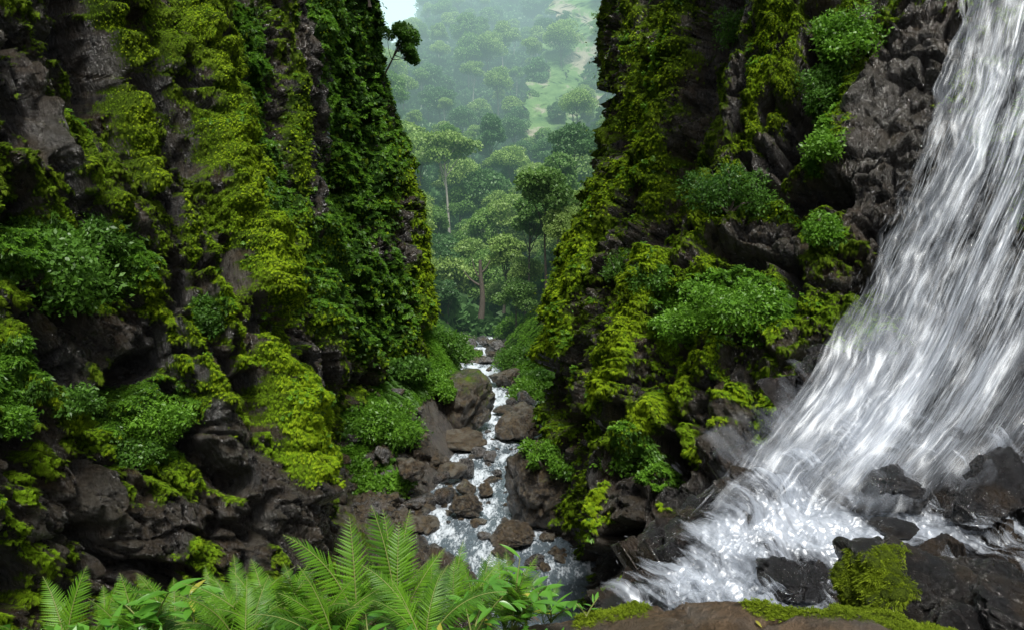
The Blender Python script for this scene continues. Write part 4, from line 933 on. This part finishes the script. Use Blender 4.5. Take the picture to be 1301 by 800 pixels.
# bushes rooted on the faces
def oncliff(cl, px, py, out=.1):
    P = cl['P'].reshape(-1, 3); a, b = bearing(P); i = np.argmin((a - px) ** 2 + (b - py) ** 2 + (P[:, 1] > 60) * 1e6 + (P[:, 1] < 3) * 1e6 + P[:, 1] * 8); return P[i], P[i][1]
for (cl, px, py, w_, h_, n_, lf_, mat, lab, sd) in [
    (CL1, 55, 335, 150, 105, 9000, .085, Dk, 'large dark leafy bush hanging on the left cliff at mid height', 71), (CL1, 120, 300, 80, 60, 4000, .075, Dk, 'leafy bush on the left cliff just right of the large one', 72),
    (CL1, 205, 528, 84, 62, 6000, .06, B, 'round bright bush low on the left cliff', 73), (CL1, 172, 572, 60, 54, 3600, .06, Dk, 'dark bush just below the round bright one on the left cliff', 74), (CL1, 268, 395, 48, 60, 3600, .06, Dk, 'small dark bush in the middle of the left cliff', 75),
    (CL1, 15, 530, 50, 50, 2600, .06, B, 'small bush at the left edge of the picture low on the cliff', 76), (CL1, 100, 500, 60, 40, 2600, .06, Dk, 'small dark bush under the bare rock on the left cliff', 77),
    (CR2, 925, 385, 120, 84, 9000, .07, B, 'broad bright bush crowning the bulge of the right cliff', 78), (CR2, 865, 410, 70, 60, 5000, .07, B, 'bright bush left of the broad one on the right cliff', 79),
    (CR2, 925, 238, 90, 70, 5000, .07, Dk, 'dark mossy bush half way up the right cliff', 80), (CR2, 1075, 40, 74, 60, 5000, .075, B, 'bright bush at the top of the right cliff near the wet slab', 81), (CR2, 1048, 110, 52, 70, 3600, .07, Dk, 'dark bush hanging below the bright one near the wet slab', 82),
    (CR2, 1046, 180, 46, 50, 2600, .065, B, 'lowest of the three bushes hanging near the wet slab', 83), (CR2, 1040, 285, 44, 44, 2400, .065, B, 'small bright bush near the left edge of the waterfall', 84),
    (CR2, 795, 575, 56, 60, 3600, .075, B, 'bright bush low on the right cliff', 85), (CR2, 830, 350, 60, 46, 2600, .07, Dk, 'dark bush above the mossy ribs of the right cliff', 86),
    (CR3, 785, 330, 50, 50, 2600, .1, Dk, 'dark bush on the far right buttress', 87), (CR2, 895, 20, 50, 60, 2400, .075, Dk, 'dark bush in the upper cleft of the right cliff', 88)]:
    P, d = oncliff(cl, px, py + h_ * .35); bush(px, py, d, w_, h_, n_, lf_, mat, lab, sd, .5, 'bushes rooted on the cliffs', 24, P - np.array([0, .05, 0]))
# grass cap on the largest stream boulder
o, c, sz = BLIST[2]
bush(690, 580, c[1] - .1, 92, 34, 9000, .11, B, 'low cap of green ground plants on the grass topped boulder', 99, .8, None, 10, (c[0] + .1, c[1] - .2, c[2] + sz[2] * .30), hk=1.2)
# ------------------------------------------------------------------ ferns and broad leaved plants on the ledge
M_FERN = [leaf_mat('fern_leaf', (.016, .062, .004), (.115, .26, .012), nscale=5, rough=.4, trans=.22), leaf_mat('fern_leaf_dark', (.018, .06, .007), (.07, .17, .014), nscale=5, rough=.4, trans=.2)]
M_STALK = plain_mat('stalk', (.10, .13, .03), (.20, .22, .06), 30, .6, .1); M_BROAD = [leaf_mat('broad_leaf', (.05, .17, .02), (.12, .30, .03), nscale=4, rough=.3, trans=.35, spec=.5), leaf_mat('yellowing_leaf', (.25, .24, .03), (.35, .34, .06), nscale=4, rough=.4)]
M_DEAD = leaf_mat('dead_frond', (.16, .07, .02), (.30, .17, .06), nscale=5, rough=.8, trans=.2)
def pinna(n=9, serr=.35):
    """unit pinna along +x, in xy plane; serrated"""
    m = 2 * n + 1; x = np.linspace(0, 1, m); w = .085 * np.minimum(1, x * 6 + .35) * (1 - x ** 1.6) + .004
    z = np.where(np.arange(m) % 2 == 1, 1., serr); xo = x + .035 * (np.arange(m) % 2)
    top = np.stack([xo, w * z, -.02 * z + 0 * x], -1); bot = top * np.array([1, -1, 1]); mid = np.stack([x, 0 * x, .012 + 0 * x], -1)
    V = np.concatenate([top, mid, bot]); i = np.arange(m - 1)
    Q = np.concatenate([np.stack([i, i + 1, i + m + 1, i + m], -1), np.stack([i + m, i + m + 1, i + 2 * m + 1, i + 2 * m], -1)])
    return V, Q
PV, PQ = pinna()
def frond_mesh(L, seed, arch=.9, el=1.1, mat=None, pairs=30, wid=.22, name='frond', stalk=.16):
    """frond rising from the origin towards +x and arching over"""
    rs = np.random.RandomState(seed); n = 40; s = np.linspace(0, 1, n); a = el - arch * s ** 1.4
    dx = np.cos(a) * L / n; dz = np.sin(a) * L / n; side = rs.normal() * .12
    pts = np.stack([np.cumsum(dx), np.cumsum(dx) * 0 + side * L * s ** 2, np.cumsum(dz)], -1)
    T = nrm(np.gradient(pts, axis=0)); S = nrm(np.cross(np.array([0, 0, 1.]), T)); S = nrm(S + .0); U = np.cross(T, S)
    roll = rs.normal() * .25; S2 = S * math.cos(roll) + U * math.sin(roll); U = np.cross(T, S2); S = S2
    Vs, Qs, o = [], [], 0
    for k in range(pairs):
        t = stalk + (1 - stalk) * ((k + .3) / pairs) ** .92; i = t * (n - 1); i0 = int(i); p = pts[i0] + (pts[min(i0 + 1, n - 1)] - pts[i0]) * (i - i0)
        q = (t - stalk) / (1 - stalk); ln = L * wid * (min(1, .55 + q * 2.4) * (1 - q ** 1.9) ** .9 + .03)
        for sd in (-1, 1):
            sw = .38 + .35 * q + rs.normal() * .05; droop = .18 + rs.normal() * .09
            X = nrm(S[i0] * sd * math.cos(sw) + T[i0] * math.sin(sw) - U[i0] * droop); Y = nrm(np.cross(U[i0], X)); Z = np.cross(X, Y)
            v = PV.copy(); v[:, 1] *= .95 + .1 * rs.rand(); v[:, 2] -= .10 * v[:, 0] ** 2
            v = v * ln; v[:, 1] *= min(1.4, L * wid / ln * .8)
            Vs.append(p + v[:, :1] * X + v[:, 1:2] * Y + v[:, 2:3] * Z); Qs.append(PQ + o); o += len(PV)
    me = mesh_np(name, np.concatenate(Vs), np.concatenate(Qs), mat or M_FERN[0])
    tv, tq = tube_np(pts, L * .008 * (1 - .8 * s) + .0004, 5)
    return me, mesh_np('stalk', tv, tq, M_STALK)
FPRO = [frond_mesh(1, 1, .8, 1.15), frond_mesh(1, 2, 1.1, 1.25), frond_mesh(1, 3, .6, .9), frond_mesh(1, 4, 1.3, 1.2, M_FERN[1]), frond_mesh(1, 5, .9, .8, M_FERN[1]), frond_mesh(1, 6, .5, 1.2, M_FERN[0], 26, .26), frond_mesh(1, 8, 1.5, .9, M_DEAD, 16, .22)]
def frond(e, k, L, az, tilt=0.0):
    me, st = FPRO[k]; o = link('frond', me, e); o.rotation_euler = (0, -tilt, az); o.scale = (L * .72,) * 3; s_ = link('stalk', st, o); return o
def fern(px, py, d, lab, fronds, seed, grp='ferns along the edge of the ledge'):
    rs = np.random.RandomState(seed); b = at(px, py, d); e = empty('fern', tuple(b))
    if isinstance(fronds, int):
        n = fronds; fronds = [(rs.choice(6), rs.uniform(.28, .48), rs.uniform(-20, 200) if rs.rand() < .75 else rs.uniform(200, 340), rs.uniform(-.1, .25)) for _ in range(n)]
    for (k, L, az, tl_) in fronds: frond(e, k, L, R(az), tl_)
    if rs.rand() < .7: frond(e, 6, rs.uniform(.2, .3), rs.uniform(0, 6), -.5)
    tag(e, lab, 'fern', grp); return e
# azimuth: 0 = to the right, 90 = away, 180 = to the left, 270 = towards the viewer
fern(505, 800, 2.15, 'tallest fern, in the middle of the clump, with two upright fronds', [(5, .60, 150, .30), (0, .55, 55, .35), (5, .50, 100, .35), (5, .56, 125, .25), (2, .42, 20, .25), (0, .40, 190, .15), (3, .34, 250, 0), (1, .36, 300, 0), (4, .36, 340, .1)], 1)
fern(455, 812, 2.05, 'fern just left of the tallest one, a long frond arching left', [(0, .60, 165, .25), (5, .54, 120, .3), (1, .36, 215, .1), (2, .36, 60, .3), (3, .34, 290, 0), (4, .36, 0, .1)], 2)
fern(575, 806, 2.2, 'fern just right of the tallest one with a frond leaning right', [(0, .44, 50, .35), (5, .36, 95, .35), (2, .40, 15, .2), (3, .34, 150, .1), (4, .34, 320, 0), (1, .30, 250, 0)], 3)
fern(340, 822, 2.0, 'bushy fern below the foot of the left cliff', 9, 4)
fern(270, 826, 2.05, 'fern left of the bushy one with fronds pointing left', 8, 5)
fern(395, 826, 1.95, 'low fern filling the gap left of the middle clump', 8, 6)
fern(85, 845, 1.95, 'leftmost fern with one frond rising in the bottom left corner', [(5, .42, 70, .3), (0, .40, 120, .2), (4, .30, 170, .1), (2, .28, 20, .1), (3, .26, 220, 0)], 7)
fern(180, 838, 2.0, 'low fern between the leftmost fern and the broad leaved plant', 7, 8)
fern(640, 806, 2.3, 'low fern at the right of the middle clump beside the ledge', [(0, .42, 30, .1), (2, .42, 70, .2), (5, .40, 110, .2), (3, .28, 340, 0), (4, .28, 160, .1), (1, .26, 260, 0)], 9)
fern(540, 830, 1.85, 'nearest fern, low in front of the tallest one', 8, 10)
fern(430, 840, 1.8, 'near low fern left of the nearest one', 7, 11)
fern(310, 845, 1.8, 'near low fern in front of the bushy one', 7, 12)
for i_, (px_, py_, d_) in enumerate(((325, 806, 2.3), (275, 812, 2.3), (380, 806, 2.35), (440, 800, 2.4), (640, 796, 2.45), (175, 826, 2.25), (225, 818, 2.15), (360, 812, 2.2), (415, 806, 2.25), (490, 800, 2.35), (610, 800, 2.4), (545, 800, 2.4), (300, 812, 2.2), (130, 834, 2.1), (40, 850, 1.9), (670, 800, 2.3))):
    fern(px_, py_, d_, 'small fern filling a gap between the larger ferns of the row', [(int(random.choice([0, 1, 2, 3, 4, 5])), random.uniform(.24, .42), random.uniform(0, 360), random.uniform(0, .3)) for _ in range(8)], 30 + i_, 'small gap filling ferns')
fern(690, 792, 2.35, 'small fern at the right end of the row', [(0, .24, 30, .1), (2, .24, 80, .2), (5, .22, 130, .2), (4, .22, 340, 0)], 13)
def leaf_blade(n=12, w=.26, seed=0):
    s = np.linspace(0, 1, n); ww = w * np.sin(np.pi * s ** .8) ** .9 * .5 + .002; z = -.28 * s ** 2
    V = np.concatenate([np.stack([s, ww, z + .04 * ww / w], -1), np.stack([s, 0 * s, z - .03], -1), np.stack([s, -ww, z + .04 * ww / w], -1)]); i = np.arange(n - 1)
    Q = np.concatenate([np.stack([i, i + 1, i + n + 1, i + n], -1), np.stack([i + n, i + n + 1, i + 2 * n + 1, i + 2 * n], -1)])
    return V, Q
LB = [mesh_np('leaf', *leaf_blade(12, w_), M_BROAD[m_]) for w_, m_ in ((.30, 0), (.40, 0), (.2, 0), (.3, 1))]
def broad(px, py, d, lab, n, h, ll, seed, grp='broad leaved plants along the ledge', az0=0, az1=360):
    rs = np.random.RandomState(seed); b = at(px, py, d); e = empty('leafy_plant', tuple(b)); st = []
    for s_ in range(max(2, n // 7)):
        a = rs.uniform(R(az0), R(az1)); top = np.array([math.cos(a) * h * rs.uniform(.2, .8), math.sin(a) * h * rs.uniform(.2, .8), h * rs.uniform(.5, 1.)])
        tt = np.linspace(0, 1, 7)[:, None]; cv = tt * top + np.array([0, 0, h * .25]) * tt * (1 - tt); st.append(tube_np(cv, .003 * (1 - .5 * tt[:, 0]) + .0005, 5))
        for j in range(rs.randint(5, 9)):
            p = cv[min(6, 2 + j)] ; o = link('leaf', LB[rs.choice(4, p=[.4, .25, .27, .08])], e); o.location = tuple(p); o.rotation_euler = (rs.normal() * .3, -rs.uniform(-.2, .8), rs.uniform(0, 6.28)); o.scale = (ll * rs.uniform(.6, 1.2),) * 3
    V, Q = joinm(st); link('stem', mesh_np('stem', V, Q, M_STALK), e)
    tag(e, lab, 'leafy plant', grp); return e
broad(190, 806, 2.0, 'broad leaved plant with glossy leaves in the left part of the row', 20, .14, .10, 1)
broad(250, 812, 1.95, 'broad leaved plant touching the glossy one on its right', 16, .13, .08, 2)
broad(375, 800, 2.1, 'slender leaved plant under the foot of the left cliff', 16, .16, .08, 3)
broad(600, 812, 2.1, 'tangled leafy plant at the right of the tallest fern', 24, .20, .075, 4)
broad(650, 800, 2.25, 'leafy plant with narrow leaves reaching over the pool', 26, .24, .085, 5)
broad(700, 790, 2.35, 'rightmost leafy plant in the row, with pointed leaves', 22, .20, .09, 6)
broad(745, 782, 2.4, 'little two stemmed seedling at the start of the bare ledge', 6, .07, .04, 7)
broad(470, 835, 1.8, 'leafy plant low in the middle of the row', 20, .12, .075, 8)
broad(130, 830, 1.9, 'leafy plant near the bottom left corner', 16, .10, .08, 9)
broad(560, 835, 1.75, 'leafy plant in front of the fern leaning right', 18, .10, .07, 10)
# ground cover below them
n = 2600; rs = np.random.RandomState(8); q = np.stack([at(rs.uniform(-60, 730), rs.uniform(812, 880), rs.uniform(1.7, 2.35)) for _ in range(n)])
lo = tuft('herb_leaf', 12, M_BROAD[0], (.5, 1.), .4, .8, .2, .6, 21, .5); ho = link('herb_leaf', lo, loc=tuple(q[0])); ho.scale = (.04,) * 3; tag(ho, kind='stuff')
scatter('ledge_herbs', ho, q, np.tile([0, -.2, 1.], (n, 1)), rs.uniform(.025, .06, n), 9, .4)
# a few fallen leaves on the bare ledge
for (px, py, lab) in ((976, 776, 'yellow fallen leaf lying on the ledge near the moss'), (870, 789, 'brown fallen leaf lying in the middle of the bare ledge'), (960, 792, 'small pale fallen leaf nearest the bottom edge of the ledge')):
    a, b_ = bearing(PL.reshape(-1, 3)); i = np.argmin((a - px) ** 2 + (b_ - py) ** 2); P = PL.reshape(-1, 3)[i]
    o = link('fallen_leaf', LB[3] if 'yellow' in lab or 'pale' in lab else mesh_np('fallen_leaf', *leaf_blade(10, .5), M_DEAD), loc=(P[0], P[1], P[2] + .012)); o.scale = (.035,) * 3; o.rotation_euler = (.2, -.1, px); tag(o, lab, 'leaf')
# ------------------------------------------------------------------ haze filling the valley beyond the gorge
def haze(y0, y1, HD, colr, k):
    V = np.array([(x, y, z) for x in (-280, 280) for y in (y0, y1) for z in (-25, 210)], float)
    me = mesh_np('haze', V, [(0, 1, 3, 2), (4, 6, 7, 5), (0, 4, 5, 1), (2, 3, 7, 6), (0, 2, 6, 4), (1, 5, 7, 3)], smooth=False)
    t = NT('haze'); ab = t.n('ShaderNodeVolumeAbsorption'); ab.inputs['Color'].default_value = (0, 0, 0, 1); ab.inputs['Density'].default_value = HD
    em = t.n('ShaderNodeEmission'); em.inputs[0].default_value = (*colr, 1); em.inputs[1].default_value = HD * k  # haze glows by itself, in place of daylight scattered by the air
    ad = t.n('ShaderNodeAddShader'); t.l(ab.outputs[0], ad.inputs[0]); t.l(em.outputs[0], ad.inputs[1]); t.l(ad.outputs[0], t.out.inputs['Volume']); me.materials.append(t.m)
    tag(link('haze', me), kind='structure')
haze(60, 150, .0007, (.52, .92, .80), 1.5)
haze(150.5, 640, .0022, (.74, 1.02, 1.06), 1.4)
# ------------------------------------------------------------------ camera, light, world
cam = bpy.data.cameras.new('camera'); cam.lens = 24; cam.sensor_width = 36; cam.clip_end = 3000; cam.clip_start = .05
co = bpy.data.objects.new('camera', cam); COL.objects.link(co); co.location = (0, 0, CAMZ); co.rotation_euler = (R(90) - PITCH, 0, 0)
SC.camera = co
SUN_EL, SUN_AZ = 63, 168
sun = bpy.data.lights.new('sun', 'SUN'); sun.energy = SUN_E; sun.angle = R(14); sun.color = (1, .965, .9)
so = bpy.data.objects.new('sun', sun); COL.objects.link(so)
d = Vector((math.sin(R(SUN_AZ)) * math.cos(R(SUN_EL)), math.cos(R(SUN_AZ)) * math.cos(R(SUN_EL)), math.sin(R(SUN_EL))))
so.rotation_euler = d.to_track_quat('Z', 'Y').to_euler(); so.location = (0, 0, 60)
w = bpy.data.worlds.new('World'); SC.world = w; w.use_nodes = True
nt = w.node_tree; nt.nodes.clear()
sk = nt.nodes.new('ShaderNodeTexSky'); sk.sky_type = 'NISHITA'; sk.sun_disc = False; sk.sun_elevation = R(SUN_EL); sk.sun_rotation = R(SUN_AZ)
sk.dust_density = 4; sk.air_density = 1.0; sk.ozone_density = .6
bg = nt.nodes.new('ShaderNodeBackground'); bg.inputs[1].default_value = SKY_E
ou = nt.nodes.new('ShaderNodeOutputWorld'); hs = nt.nodes.new('ShaderNodeHueSaturation'); hs.inputs['Saturation'].default_value = .28; nt.links.new(sk.outputs[0], hs.inputs['Color']); nt.links.new(hs.outputs[0], bg.inputs[0]); nt.links.new(bg.outputs[0], ou.inputs[0])
SC.view_settings.view_transform = 'Standard'; SC.view_settings.look = 'None'; SC.view_settings.exposure = 0
SC.render.engine = 'CYCLES'
cy = SC.cycles; cy.use_denoising = True; cy.max_bounces = 6; cy.diffuse_bounces = 3; cy.glossy_bounces = 2; cy.transmission_bounces = 3
cy.transparent_max_bounces = 24; cy.volume_bounces = 0; cy.caustics_reflective = False; cy.caustics_refractive = False
cy.sample_clamp_indirect = 4
